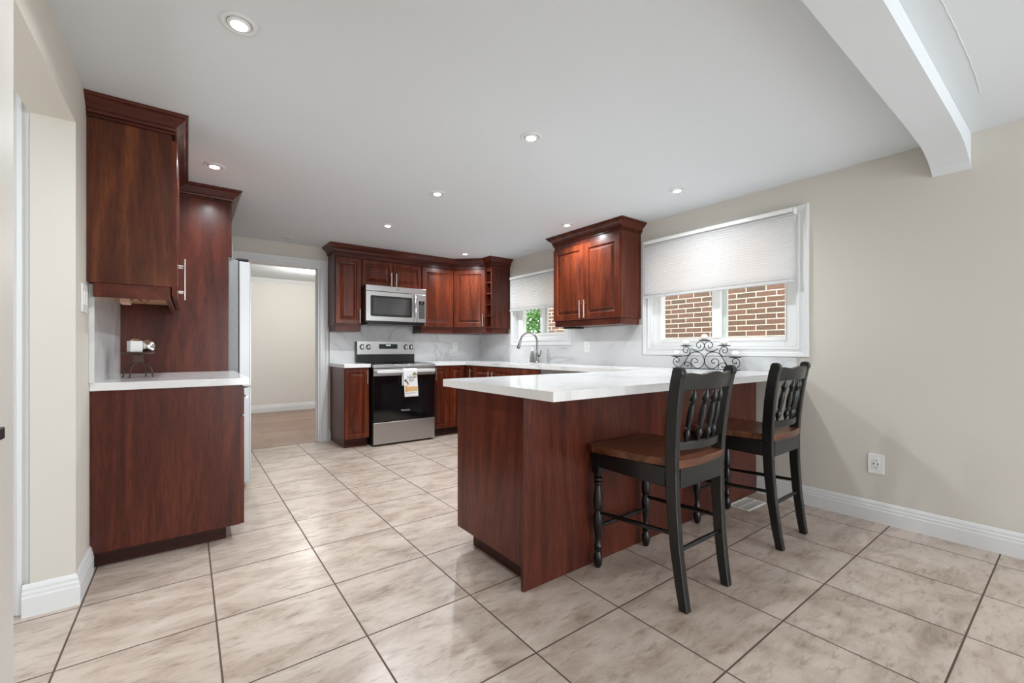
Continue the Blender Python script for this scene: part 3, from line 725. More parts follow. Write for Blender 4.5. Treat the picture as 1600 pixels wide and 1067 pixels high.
MB().lathe([(0, 0.1405), (0.017, 0.1405), (0.017, 0.165), (0.006, 0.167), (0.006, 0.185), (0.012, 0.187), (0.012, 0.197), (0, 0.198)], (3.40, 4.115, C1)).box(3.36, 3.40, 4.109, 4.121, C1+0.187, C1+0.196).build('pump', M['white'], t, smooth=True)

# ------------------------------------------------------------------ range
RX0, RX1, RF = 1.647, 2.404, 4.765
t = thing('range', 'freestanding stainless electric range with black glass oven door', 'range', ((RX0+RX1)/2, 5.1, 0))
MB().box(RX0, RX1, RF+0.036, 5.425, 0.03, 0.905).box(RX0+0.03, RX1-0.03, RF+0.06, 5.40, 0.0008, 0.03).build('body', M['dark'], t, bevel=0.002)
MB().box(RX0+0.003, RX1-0.003, RF, RF+0.035, 0.022, 0.266).build('storage_drawer', M['steel'], t, bevel=0.004)
d = MB().box(RX0+0.003, RX1-0.003, RF, RF+0.035, 0.276, 0.872).build('oven_door', M['glassblk'], t, bevel=0.004); WORLD[d.name] = WORLD[t.name]
MB().box(RX0+0.003, RX1-0.003, RF-0.004, RF-0.0005, 0.790, 0.872).build('door_band', M['steel'], d, bevel=0.001)
MB().box(RX0+0.025, RX1-0.025, RF-0.062, RF-0.044, 0.822, 0.856).box(RX0+0.03, RX0+0.06, RF-0.045, RF-0.0045, 0.828, 0.850).box(RX1-0.06, RX1-0.03, RF-0.045, RF-0.0045, 0.828, 0.850).build('handle', M['bar'], d, bevel=0.004)
MB().box(RX0+0.10, RX1-0.10, RF-0.0015, RF-0.0004, 0.36, 0.70).build('oven_window', plain('dark_oven_window', (0.008, 0.008, 0.009, 1), 0.04, 0, 0.2), d)
MB().box(RX0, RX1, RF-0.003, 5.36, 0.9055, 0.918).build('cooktop', M['glassblk'], t, bevel=0.002)
MB().box(RX0, RX1, RF-0.010, RF+0.03, 0.879, 0.905).box(RX0, RX1, RF-0.010, RF-0.0035, 0.905, 0.918).build('cooktop_trim', M['steel'], t, bevel=0.002)
for bx_, by_, br_ in ((1.84, 4.98, 0.10), (2.22, 4.98, 0.075), (1.84, 5.22, 0.075), (2.22, 5.22, 0.10)):
    mb = MB(); mb.lathe([(br_, 0), (br_, 0.0006), (br_-0.003, 0.0006), (br_-0.003, 0)], (bx_, by_, 0.9182), None, 40)
    mb.build('burner_ring', M['textdark'], t)
MB().box(RX0, RX1, 5.362, 5.424, 0.9185, 1.185).build('back_guard', M['dark'], t, bevel=0.003)
MB().box(RX0+0.004, RX1-0.004, 5.352, 5.3615, 1.025, 1.19).build('control_panel', M['steel'], t, bevel=0.003)
for kx in (1.716, 1.795, 2.283, 2.356):
    k_ = MB().turned((kx, 5.3515, 1.118), (kx, 5.322, 1.118), [(0.027, 0), (0.027, 0.15), (0.023, 0.3), (0.021, 1.0)], 24).box(kx-0.004, kx+0.004, 5.312, 5.322, 1.10, 1.137)
    kn = k_.build('knob', M['chrome'], t, smooth=True); WORLD[kn.name] = WORLD[t.name]
    MB().lathe([(0.0275, 0), (0.034, 0), (0.034, 0.0006), (0.0275, 0.0006)], (kx, 5.3518, 1.118), Matrix.Rotation(PI/2, 4, 'X'), 24).build('dial', M['slot'], kn)
    MB().box(kx-0.0045, kx+0.0045, 5.3112, 5.3118, 1.10, 1.136).build('pointer', M['slot'], kn)
MB().box(1.925, 2.165, 5.3505, 5.3518, 1.095, 1.155).build('display', M['display'], t)
MB().box(2.015, 2.025, 5.3495, 5.3503, 1.134, 1.146).box(2.030, 2.040, 5.3495, 5.3503, 1.134, 1.146).box(2.048, 2.058, 5.3495, 5.3503, 1.134, 1.146).box(2.062, 2.072, 5.3495, 5.3503, 1.134, 1.146).build('clock', M['clock'], t)
def text(parent, body, loc, size, mat, rot=(PI/2, 0, 0), name='lettering', ext=0.0003):
    c = bpy.data.curves.new(name, 'FONT'); c.body = body; c.size = size; c.extrude = ext; c.align_x = 'CENTER'; c.align_y = 'CENTER'; c.resolution_u = 2
    tmp = bpy.data.objects.new('tmp', c); COL.objects.link(tmp)
    dg = bpy.context.evaluated_depsgraph_get(); me = bpy.data.meshes.new_from_object(tmp.evaluated_get(dg))
    bpy.data.objects.remove(tmp); me.materials.clear(); me.materials.append(mat)
    o = bpy.data.objects.new(name, me); COL.objects.link(o); o.parent = parent
    o.location = Vector(loc)-WORLD.get(parent.name, Vector((0, 0, 0))); o.rotation_euler = rot
    return o
text(d, 'Whirlpool', (2.025, RF-0.002, 0.385), 0.026, M['text'])

# towel hanging from the oven handle
t = thing('dish_towel', 'printed white dish towel folded over the oven door handle', 'towel', (2.06, 4.70, 0.55))
def towel_pt(u, v):   # u across 0..1, v along 0..1 from back hem over the bar to the front hem
    x0, x1 = 1.968, 2.136
    L = 0.30*0.62+0.06+0.315
    s_ = v*L; xb = (x1-x0)*u
    if s_ < 0.186: z = 0.672+s_; y = 4.7275+0.001*math.sin(u*9); sh = 0
    elif s_ < 0.246:
        a = PI*(s_-0.186)/0.06; z = 0.858+0.008*math.sin(a)+0.0; y = 4.7125+0.0150*math.cos(a); sh = 0
    else:
        q = s_-0.246; z = 0.858-q; y = 4.6975-0.002-0.004*math.sin(u*7+q*6)*q/0.3; sh = 0.055*q
    return (x0+xb+sh, y, z)
mb = MB(); NU, NV = 12, 40
grid = [[mb.bm.verts.new(towel_pt(i/NU, j/NV)) for i in range(NU+1)] for j in range(NV+1)]
for j in range(NV):
    for i in range(NU): mb.bm.faces.new((grid[j][i], grid[j][i+1], grid[j+1][i+1], grid[j+1][i]))
o = mb.build('cloth', M['cloth'], t, smooth=True); md = o.modifiers.new('thick', 'SOLIDIFY'); md.thickness = 0.0024; md.offset = 1
def print_patch(name, mat, u0, u1, z0, z1):
    mb = MB()
    def p(u, z):
        q = 0.858-z; x, y, _ = towel_pt(u, min(1, (0.246+q)/0.561)); return (x, y-0.0030, z)
    n = 4; vs = [[mb.bm.verts.new(p(u0+(u1-u0)*i/n, z0+(z1-z0)*k/4)) for i in range(n+1)] for k in range(5)]
    for k in range(4):
        for i in range(n): mb.bm.faces.new((vs[k][i], vs[k][i+1], vs[k+1][i+1], vs[k+1][i]))
    return mb.build(name, mat, t)
print_patch('printed_band', M['yarn2'], 0.22, 0.98, 0.605, 0.660)
print_patch('printed_band', M['yarn4'], 0.06, 0.22, 0.600, 0.675)
print_patch('printed_stripe', M['yarn3'], 0.02, 1.0, 0.583, 0.587)
def blobs(name, mat, lst):
    for u, z, r in lst:
        q = 0.858-z; x, y, _ = towel_pt(u, (0.246+q)/0.561)
        MB().lathe([(0, 0), (r, 0.0002), (r*0.6, 0.001), (0, 0.0012)], (x, y-0.0030, z), Matrix.Rotation(PI/2, 4, 'X'), 8).build(name, mat, t)
blobs('printed_flower', M['yarn1'], [(0.80, 0.808, 0.017), (0.92, 0.800, 0.010), (0.70, 0.795, 0.010), (0.35, 0.690, 0.006), (0.5, 0.785, 0.005)])
blobs('printed_flower', M['yarn4'], [(0.86, 0.777, 0.014), (0.74, 0.768, 0.009), (0.90, 0.762, 0.006), (0.28, 0.705, 0.007)])
blobs('printed_flower', M['yarn3'], [(0.12, 0.73, 0.015), (0.22, 0.712, 0.011), (0.26, 0.692, 0.009), (0.14, 0.745, 0.006)])
text(t, 'bless', (2.062, 4.6915, 0.768), 0.050, M['textdark'], name='printed_lettering')
text(t, 'this', (2.066, 4.6910, 0.733), 0.044, M['textdark'], name='printed_lettering')

# ------------------------------------------------------------------ microwave
MF = 5.012
t = thing('microwave', 'stainless over-the-range microwave mounted below two small cabinet doors', 'microwave', (2.025, 5.2, 1.40))
MB().box(RX0, RX1, MF+0.024, YB-0.022, 1.402, 1.838).build('body', M['dark'], t, bevel=0.003)
MB().box(RX0+0.001, RX1-0.001, MF, MF+0.0235, 1.775, 1.842).build('vent_panel', M['steel'], t, bevel=0.003)
d = MB().box(RX0+0.001, 2.281, MF, MF+0.0235, 1.424, 1.771).build('door', M['steel'], t, bevel=0.003); WORLD[d.name] = WORLD[t.name]
def rrect(x0, x1, z0, z1, r, n=5):
    pts = []
    for cx_, cz_, a0 in ((x1-r, z1-r, 0), (x0+r, z1-r, PI/2), (x0+r, z0+r, PI), (x1-r, z0+r, 1.5*PI)):
        for k in range(n+1): a = a0+PI/2*k/n; pts.append((cx_+r*math.cos(a), cz_+r*math.sin(a)))
    return pts
MB().extr(rrect(1.702, 2.215, 1.478, 1.722, 0.015), 'y', MF-0.0015, MF-0.0004).build('window_frame', M['dark'], d)
MB().extr(rrect(1.735, 2.185, 1.502, 1.698, 0.008), 'y', MF-0.0025, MF-0.0016).build('oven_window', M['mwglass'], d)
hp = [(2.247, MF-0.001, 1.435), (2.247, MF-0.028, 1.47), (2.247, MF-0.042, 1.55), (2.247, MF-0.045, 1.60), (2.247, MF-0.042, 1.65), (2.247, MF-0.028, 1.73), (2.247, MF-0.001, 1.763)]
MB().tube(hp, 0.014, 12).build('handle', M['chrome'], d, smooth=True)
MB().box(2.284, RX1-0.001, MF, MF+0.0235, 1.424, 1.771).build('control_panel', M['steel'], t, bevel=0.003)
MB().box(2.305, 2.384, MF-0.0012, MF-0.0003, 1.47, 1.69).build('keypad', plain('dark_keypad', srgb(58, 60, 56), 0.3), t)
MB().box(2.306, 2.383, MF-0.0022, MF-0.0013, 1.652, 1.688).build('display', M['dark'], t)
MB().box(2.33, 2.36, MF-0.003, MF-0.0023, 1.666, 1.674).build('clock', M['textdark'], t)
kb = MB()
for r_ in range(6):
    for c_ in range(3): kb.box(2.313+c_*0.023, 2.329+c_*0.023, MF-0.0019, MF-0.0013, 1.485+r_*0.026, 1.492+r_*0.026)
kb.build('keypad_marks', M['textdark'], t)
lg = MB()
for k, (a, b) in enumerate((((2.02, 1.798), (2.058, 1.818)), ((2.012, 1.806), (2.032, 1.821)), ((2.035, 1.795), (2.062, 1.806)))):
    lg.tube([(a[0], MF-0.001, a[1]), ((a[0]+b[0])/2, MF-0.001, (a[1]+b[1])/2+0.002), (b[0], MF-0.001, b[1])], 0.0022, 6)
lg.build('emblem', M['textdark'], t)
MB().box(RX0+0.03, RX1-0.03, MF+0.03, MF+0.36, 1.385, 1.4015).build('vent_grille', M['dark'], t)

# ------------------------------------------------------------------ upper cabinets on the back wall
UF = 5.166
t = thing('upper_cabinet', 'tall narrow cherry wall cabinet left of the microwave', 'cabinet', (1.49, 5.3, 1.36))
MB().box(1.340, 1.644, UF, YB-0.001, 1.362, 2.162).build('cabinet_box', M['wood'], t)
MB().box(1.348, 1.640, UF+0.005, YB-0.03, 1.300, 1.3615).build('light_rail', M['wood_x'], t, bevel=0.003)
door(t, (1.345, UF-0.0005, 1.385), 0, 0.293, 0.768, 0.268, (0.01, 0.175), s=0.055)
t = thing('upper_cabinet', 'short two-door cherry cabinet directly above the microwave', 'cabinet', (2.025, 5.3, 1.85))
MB().box(1.6445, 2.4085, UF, YB-0.001, 1.845, 2.162).build('cabinet_box', M['wood'], t)
door(t, (1.650, UF-0.0005, 1.852), 0, 0.373, 0.300, 0.345, (0.01, 0.17), s=0.05)
door(t, (2.029, UF-0.0005, 1.852), 0, 0.373, 0.300, 0.028, (0.01, 0.17), s=0.05)
t = thing('upper_cabinet', 'single-door cherry wall cabinet right of the microwave', 'cabinet', (2.64, 5.3, 1.36))
MB().box(2.409, 2.877, UF, YB-0.001, 1.362, 2.162).build('cabinet_box', M['wood'], t)
MB().box(2.412, 2.875, UF+0.005, YB-0.03, 1.300, 1.3615).build('light_rail', M['wood_x'], t, bevel=0.003)
door(t, (2.415, UF-0.0005, 1.385), 0, 0.455, 0.768, 0.022, (0.01, 0.175), s=0.06)
t = thing('upper_cabinet', 'diagonal corner cherry wall cabinet between back wall and wine rack', 'cabinet', (3.2, 5.15, 1.36))
DGX0, DGY0, DGX1, DGY1 = 2.8785, 5.160, 3.197, 4.8415
MB().prism([(2.8785, YB-0.001), (DGX0, DGY0), (DGX1, DGY1), (XW-0.001, DGY1), (XW-0.001, YB-0.001)], 1.362, 2.162).build('cabinet_box', M['wood'], t)
MB().prism([(2.879, YB-0.03), (DGX0+0.001, DGY0+0.012), (DGX1+0.006, DGY1+0.004), (XW-0.03, DGY1+0.004), (XW-0.03, YB-0.03)], 1.300, 1.3615).build('light_rail', M['wood_x'], t, bevel=0.003)
k = 0.7071
door(t, (DGX0+0.010*k, DGY0-0.010*k, 1.385), -PI/4, 0.430, 0.768, 0.405, (0.01, 0.175), s=0.06)
t = thing('wine_rack', 'open cherry wine rack column with five cubbies beside the small window', 'wine rack', (3.34, 4.76, 1.30))
WX = 3.183; WY0, WY1 = 4.692, 4.8405
mb = MB().box(WX, XW-0.001, WY0, WY0+0.018, 1.362, 2.162).box(WX, XW-0.001, WY1-0.014, WY1, 1.362, 2.162).box(XW-0.02, XW-0.001, WY0+0.018, WY1-0.014, 1.362, 2.162)
mb.box(WX, XW-0.02, WY0+0.018, WY1-0.014, 2.12, 2.162).box(WX, XW-0.02, WY0+0.018, WY1-0.014, 1.362, 1.39)
mb.build('cabinet_box', M['wood'], t)
for i in range(1, 5): MB().box(WX+0.003, XW-0.0205, WY0+0.0185, WY1-0.0145, 1.39+0.146*i-0.008, 1.39+0.146*i+0.006).build('shelf', M['wood_x'], t)
MB().box(WX+0.008, XW-0.03, WY0+0.006, WY1, 1.300, 1.3615).build('light_rail', M['wood_x'], t, bevel=0.003)
cm = MB().sweep([(1.3405, YB-0.001), (1.3405, UF-0.020), (2.870, UF-0.020), (WX-0.0, WY1), (WX, WY0), (XW-0.001, WY0)][::1], CR).build('crown_molding', M['wood_x'])
tag(cm, 'stepped cherry crown molding running along the back wall cabinets', 'crown molding')
fz = MB().prism([(1.341, YB-0.001), (1.341, UF-0.019), (2.869, UF-0.019), (WX+0.001, WY1), (WX+0.001, WY0+0.001), (XW-0.001, WY0+0.001), (XW-0.001, YB-0.001)], 2.1625, 2.292)
WORLD[cm.name] = Vector((0, 0, 0)); fz.build('frieze', M['wood_x'], cm)

# right wall cabinet
t = thing('upper_cabinet', 'two-door cherry wall cabinet between the two windows, panels coloured lamplit orange', 'cabinet', (3.33, 3.03, 1.33))
RC0, RC1, RCX = 2.583, 3.483, 3.192
MB().box(RCX, XW-0.001, RC0, RC1, 1.385, 2.290).build('cabinet_box', M['wood'], t)
MB().box(RCX+0.004, XW-0.025, RC0+0.004, RC1-0.004, 1.328, 1.3845).build('light_rail', M['wood_y'], t, bevel=0.003)
door(t, (RCX-0.0005, RC1-0.004, 1.392), -PI/2, 0.444, 0.760, 0.415, (0.012, 0.19), s=0.06)
door(t, (RCX-0.0005, RC1-0.452, 1.392), -PI/2, 0.444, 0.760, 0.029, (0.012, 0.19), s=0.06)
MB().box(3.26, 3.40, 3.25, 3.42, 1.310, 1.3275).build('under_cabinet_light', M['dark'], t)
crown(t, [(XW-0.001, RC1), (RCX, RC1), (RCX, RC0), (XW-0.001, RC0)])

# ------------------------------------------------------------------ outlets
def outlet(label, loc, rotz, usb=False):
    t = thing('wall_outlet', label, 'outlet', loc)
    w_, h_ = (0.079, 0.124)
    MB().extr(rrect(-w_/2, w_/2, -h_/2, h_/2, 0.006), 'y', -0.006, -0.0003).build('plate', M['white'], t, local=True, bevel=0.0015)
    MB().extr(rrect(-0.0175, 0.0175, -0.034, 0.034, 0.003), 'y', -0.0085, -0.0062).build('receptacle', M['white'], t, local=True)
    s_ = MB()
    for zc in (0.022, -0.022):
        for dx in (-0.006, 0.006): s_.box(dx-0.0012, dx+0.0012, -0.0092, -0.0087, zc-0.002, zc+0.006)
        s_.lathe([(0.0022, 0), (0.0022, 0.0005)], (0, -0.0087, zc-0.008), Matrix.Rotation(PI/2, 4, 'X'), 10)
    if usb:
        for dx in (-0.0105, 0.0105): s_.box(dx-0.0025, dx+0.0025, -0.0092, -0.0087, -0.006, 0.006)
    s_.build('slots', M['slot'], t, local=True)
    t.rotation_euler = (0, 0, rotz)
    return t
outlet('white outlet with USB ports low on the right wall', (XW, 0.807, 0.368), -PI/2, True)
outlet('white outlet on marble slab between the two windows', (XW-0.0207, 3.262, 1.118), -PI/2)
outlet('white outlet on marble slab right of the range', (3.055, YB-0.0207, 1.13), 0)

# ------------------------------------------------------------------ floor register
t = thing('floor_register', 'white metal floor vent beside the far stool and wall', 'floor vent', (3.14, 1.443, 0))
rx0, rx1, ry0, ry1 = 3.02, 3.285, 1.372, 1.515
MB().box(rx0, rx1, ry0, ry0+0.014, 0.0006, 0.006).box(rx0, rx1, ry1-0.014, ry1, 0.0006, 0.006).box(rx0, rx0+0.014, ry0+0.014, ry1-0.014, 0.0006, 0.006).box(rx1-0.014, rx1, ry0+0.014, ry1-0.014, 0.0006, 0.006).build('frame', M['vent'], t, bevel=0.001)
mb = MB()
for i in range(14): 
    x = rx0+0.016+i*0.0172; mb.box(x, x+0.006, ry0+0.0145, ry1-0.0145, 0.0012, 0.0045)
mb.box(rx0+0.0145, rx1-0.0145, (ry0+ry1)/2-0.003, (ry0+ry1)/2+0.003, 0.0012, 0.005)
mb.build('grille', M['vent'], t)
MB().box(rx0+0.0142, rx1-0.0142, ry0+0.0142, ry1-0.0142, 0.0004, 0.001).build('duct_opening', plain('grey_duct', srgb(150, 152, 150), 0.7), t)

# ------------------------------------------------------------------ candelabra and candles
kx = 3.40; ky = 1.895; kz = C1+0.0008
t = thing('candelabra', 'black wrought iron scroll candelabra for five candles on the worktop', 'candelabra', (kx, ky, kz))
def spiral(c, r0, r1, a0, a1, n=40):
    return [(c[0]+(r0+(r1-r0)*i/n)*math.cos(a0+(a1-a0)*i/n), c[1]+(r0+(r1-r0)*i/n)*math.sin(a0+(a1-a0)*i/n)) for i in range(n+1)]
U = 0.000575   # crop pixels to metres (height)
def cp(px, py): # crop pixel (half figure, x from centre line) to local u, v
    return ((px-690)*0.000625, (660-py)*0.000520)
def poly(pts, sm=6):
    # Catmull-Rom through crop points
    P_ = [Vector(cp(*p)) for p in pts]; out = []
    for i in range(len(P_)-1):
        p0, p1, p2, p3 = P_[max(i-1, 0)], P_[i], P_[i+1], P_[min(i+2, len(P_)-1)]
        for k in range(sm):
            s_ = k/sm
            out.append(0.5*((2*p1)+(-p0+p2)*s_+(2*p0-5*p1+4*p2-p3)*s_*s_+(-p0+3*p1-3*p2+p3)*s_**3))
    out.append(P_[-1]); return out
scrolls = [
    # outer low scroll under the lowest plate
    [(285, 545), (272, 560), (290, 572), (318, 555), (325, 525), (300, 495), (270, 495), (240, 530), (235, 580), (262, 625), (305, 650), (350, 640), (390, 595), (420, 545), (450, 485), (480, 435), (525, 405), (580, 398), (635, 415), (672, 460), (688, 530)],
    # big inner scroll
    [(688, 530), (680, 590), (650, 635), (600, 658), (550, 645), (512, 600), (500, 560), (508, 525), (535, 505), (570, 508), (595, 535), (588, 565), (560, 572), (545, 560)],
    # second scroll under the middle plate
    [(440, 360), (450, 385), (438, 408), (405, 405), (385, 375), (395, 335), (430, 318), (465, 335), (487, 380), (478, 430), (450, 458), (405, 468)],
    # top scroll
    [(630, 285), (640, 310), (622, 332), (592, 322), (578, 290), (592, 255), (628, 232), (665, 245), (688, 290), (676, 345), (640, 382), (590, 388), (545, 370), (508, 345)],
    # little feet scrolls
    [(455, 605), (462, 622), (450, 632), (432, 620)],
    [(410, 630), (405, 600), (415, 572), (440, 562), (475, 575), (500, 610), (505, 655)],
]
mb = MB()
for sgn in (1, -1):
    for sc_ in scrolls:
        pts = [(kx, ky-sgn*v.x*1.0, kz+0.005+max(v.y, -0.001)) for v in poly(sc_)]
        mb.tube(pts, 0.0034, 6)
mb.build('scrollwork', M['iron'], t, smooth=True)
MB().box(kx-0.035, kx+0.035, ky+0.262, ky+0.272, kz-0.0003, kz+0.005).box(kx-0.035, kx+0.035, ky-0.272, ky-0.262, kz-0.0003, kz+0.005).box(kx-0.004, kx+0.004, ky-0.2625, ky+0.2625, kz-0.0003, kz+0.005).build('foot_bar', M['iron'], t)
plates = [(0, 218), (-262, 303), (262, 303), (-400, 478), (400, 478)]
CL = ['white ball candle on the topmost centre plate of the candelabra', 'white ball candle on the left middle plate of the candelabra', 'white ball candle on the right middle plate of the candelabra', 'white ball candle on the lowest left plate of the candelabra', 'white ball candle on the lowest right plate of the candelabra']
cand = None
for i, (dx, py) in enumerate(plates):
    y = ky-dx*0.000625; z = kz+0.005+(660-py)*0.000520
    MB().lathe([(0, -0.004), (0.030, -0.002), (0.044, 0.001), (0.050, 0.006), (0.048, 0.0065), (0.040, 0.0035), (0.0, 0.002)], (kx, y, z), None, 28).build('plate', M['iron'], t, smooth=True)
    if cand is None:
        cand = thing('candle', CL[0], 'candle', (kx, y, z+0.0025), 'ball candles on the candelabra')
        MB().lathe([(0, 0.0), (0.014, 0.0005), (0.024, 0.010), (0.028, 0.024), (0.025, 0.038), (0.014, 0.049), (0.004, 0.052), (0, 0.052)], (0, 0, 0), None, 24).build('wax', M['candle'], cand, local=True, smooth=True)
        MB().cyl((0, 0, 0.0515), (0, 0, 0.060), 0.0012, 6).build('wick', M['slot'], cand, local=True)
    else: dup(cand, (kx, y, z+0.0025), CL[i])

# ------------------------------------------------------------------ counter stools
def make_stool(label):
    # local origin on floor at the middle of the stool; +y towards the counter
    ox, oy = 1.845, 1.26
    t = thing('counter_stool', label, 'stool', (ox, oy, 0), 'counter stools at the peninsula')
    L_ = lambda x, y, z: (x-ox, y-oy, z)
    # rear posts: side outline in y-z, extruded in x
    ctr = [(0.0008, 1.008, 0.038), (0.10, 1.027, 0.042), (0.25, 1.050, 0.046), (0.42, 1.067, 0.050), (0.56, 1.074, 0.053), (0.68, 1.070, 0.054), (0.80, 1.058, 0.054), (0.90, 1.043, 0.052), (0.97, 1.029, 0.050)]
    front = [(y+w_/2-oy, z) for z, y, w_ in ctr]; back = [(y-w_/2-oy, z) for z, y, w_ in ctr]
    cyy, czz, rr = 1.021-oy, 0.990, 0.026
    top = [(cyy+rr*math.cos(a), czz+0.032*math.sin(a)) for a in [PI*k/8 for k in range(0, 9)]]
    outline = front + top + back[::-1]
    def splay(side, z):
        tab = ((0, -0.012), (0.6, -0.002), (1.02, -0.037)) if side < 0 else ((0, -0.018), (0.6, 0.033), (1.02, 0.045))
        for (z0, a), (z1, b) in zip(tab, tab[1:]):
            if z <= z1: return a+(b-a)*(z-z0)/(z1-z0)
        return tab[-1][1]
    for side, x0 in ((-1, 1.652), (1, 1.998)):
        levels = [(f[0], b[0], f[1]) for f, b in zip(front, back)] + [(top[k][0], top[8-k][0], top[k][1]) for k in range(4)]
        mb = MB(); rows = []
        for yf, yb_, z in levels:
            xx = x0-ox+splay(side, z)
            rows.append([mb.bm.verts.new(p) for p in ((xx, yf, z), (xx+0.036, yf, z), (xx+0.036, yb_, z), (xx, yb_, z))])
        for a, b in zip(rows, rows[1:]):
            for k_ in range(4): mb.bm.faces.new((a[k_], a[(k_+1) % 4], b[(k_+1) % 4], b[k_]))
        mb.bm.faces.new(rows[0][::-1]); mb.bm.faces.new(rows[-1])
        mb.build('rear_leg', M['black'], t, local=True, bevel=0.005)
    # front legs: square block on top then turned
    for x in (1.648, 2.040):
        cxx = x-ox; cyy2 = 1.478-oy
        mb = MB(); mb.box(cxx-0.022, cxx+0.022, cyy2-0.022, cyy2+0.022, 0.475, 0.581)
        prof = [(0.0, 0.0008), (0.012, 0.0008), (0.018, 0.012), (0.0225, 0.035), (0.0225, 0.055), (0.017, 0.072), (0.014, 0.080), (0.020, 0.086), (0.020, 0.092), (0.014, 0.098), (0.020, 0.105), (0.020, 0.112), (0.013, 0.122),
                (0.015, 0.15), (0.020, 0.19), (0.0235, 0.225), (0.0235, 0.255), (0.019, 0.275), (0.016, 0.283), (0.021, 0.290), (0.024, 0.31), (0.024, 0.335), (0.020, 0.375), (0.015, 0.405), (0.014, 0.412), (0.021, 0.420), (0.021, 0.428), (0.015, 0.433), (0.021, 0.440), (0.021, 0.449), (0.015, 0.455), (0.022, 0.468), (0.024, 0.476), (0.0, 0.478)]
        mb.lathe(prof, (cxx, cyy2, 0), None, 20)
        mb.build('front_leg', M['black'], t, local=True, smooth=True)
    # aprons
    ap = MB()
    ap.hexa([L_(1.652, 1.10, 0.495), L_(1.674, 1.10, 0.495), L_(1.662, 1.458, 0.505), L_(1.640, 1.458, 0.505)], [L_(1.652, 1.10, 0.5805), L_(1.674, 1.10, 0.5805), L_(1.662, 1.458, 0.5805), L_(1.640, 1.458, 0.5805)])
    ap.hexa([L_(2.034, 1.10, 0.495), L_(2.056, 1.10, 0.495), L_(2.050, 1.458, 0.505), L_(2.028, 1.458, 0.505)], [L_(2.034, 1.10, 0.5805), L_(2.056, 1.10, 0.5805), L_(2.050, 1.458, 0.5805), L_(2.028, 1.458, 0.5805)])
    ap.box(1.668-ox, 2.020-ox, 1.470-oy, 1.490-oy, 0.51, 0.5805).box(1.6865-ox, 2.0255-ox, 1.045-oy, 1.067-oy, 0.495, 0.5805)
    ap.build('apron', M['black'], t, local=True, bevel=0.002)
    # seat: dished slab
    mb = MB(); n = 14
    def sp_(u, v, up):
        # u across -1..1, v 0 rear..1 front
        wr_, wf = 0.186, 0.242
        wdt = wr_+(wf-wr_)*min(1, v*1.25)**0.8
        wdt = min(wdt, wf)
        yy = 1.045+(1.507-1.045)*v - 0.018*(1-u*u)*(1-v) 
        if v > 0.93: wdt -= 0.008*((v-0.93)/0.07)**2
        dish = -0.012*(1-u*u)**0.7*math.sin(PI*min(1, max(0, v*1.05)))**0.6 if abs(u) < 1 else 0
        z = 0.619+dish if up else 0.582
        return (1.845+0.014*(1-v)-ox+u*wdt, yy-oy, z)
    tops = [[mb.bm.verts.new(sp_(-1+2*i/n, j/n, True)) for i in range(n+1)] for j in range(n+1)]
    bots = [[mb.bm.verts.new(sp_((-1+2*i/n)*0.985, j/n, False)) for i in range(n+1)] for j in range(n+1)]
    for j in range(n):
        for i in range(n):
            mb.bm.faces.new((tops[j][i], tops[j][i+1], tops[j+1][i+1], tops[j+1][i])); mb.bm.faces.new((bots[j][i], bots[j+1][i], bots[j+1][i+1], bots[j][i+1]))
    for i in range(n):
        mb.bm.faces.new((tops[0][i], bots[0][i], bots[0][i+1], tops[0][i+1])); mb.bm.faces.new((tops[n][i], tops[n][i+1], bots[n][i+1], bots[n][i]))
        mb.bm.faces.new((tops[i][0], tops[i+1][0], bots[i+1][0], bots[i][0])); mb.bm.faces.new((tops[i][n], bots[i][n], bots[i+1][n], tops[i+1][n]))
    mb.build('seat', M['seat'], t, local=True, smooth=True, bevel=0.003)
    # back rails: bowed towards the viewer
    def rail(name, z0f, z1f, y_end, bow, th):
        mb = MB(); n = 16; rows = []
        for i in range(n+1):
            s_ = i/n; zm = (z0f(0)+z1f(0))/2; xa = 1.6885+splay(-1, zm); xb = 1.9975+splay(1, zm); x = xa+(xb-xa)*s_ - ox; y = y_end-bow*math.sin(PI*s_)-oy
            zz0, zz1 = z0f(s_), z1f(s_)
            lean = lambda z: -(z-0.70)*0.19 if z > 0.70 else 0
            rows.append([mb.bm.verts.new((x, y+dy+lean(z), z)) for dy, z in ((-th/2, zz0), (th/2, zz0), (th/2, zz1), (-th/2, zz1))])
        for a, b in zip(rows, rows[1:]):
            for k_ in range(4): mb.bm.faces.new((a[k_], a[(k_+1) % 4], b[(k_+1) % 4], b[k_]))
        mb.bm.faces.new(rows[0][::-1]); mb.bm.faces.new(rows[-1])
        mb.build(name, M['black'], t, local=True, bevel=0.003)
    crest = lambda s_: 0.985+0.014*math.exp(-((s_-0.5)/0.16)**2)+0.010*math.exp(-((s_-0.93)/0.12)**2)+0.010*math.exp(-((s_-0.07)/0.12)**2)
    rail('top_rail', lambda s_: 0.918+0.004*math.sin(PI*s_), crest, 1.068, 0.030, 0.022)
    rail('lower_rail', lambda s_: 0.655, lambda s_: 0.690, 1.068, 0.030, 0.022)
    for x in (1.735, 1.807, 1.879, 1.951):
        s_ = (x-1.6885)/0.309; bw = 0.030*math.sin(PI*s_)
        y0 = 1.068-bw; y1 = 1.068-bw-0.22*0.19
        prof = [(0.0045, 0), (0.006, 0.04), (0.011, 0.10), (0.0135, 0.16), (0.009, 0.225), (0.008, 0.235), (0.0125, 0.25), (0.0125, 0.265), (0.009, 0.28), (0.0105, 0.36), (0.0125, 0.48), (0.0118, 0.60), (0.009, 0.715), (0.0125, 0.73), (0.0125, 0.745), (0.008, 0.76), (0.0125, 0.80), (0.013, 0.86), (0.009, 0.93), (0.005, 0.975), (0.0045, 1)]
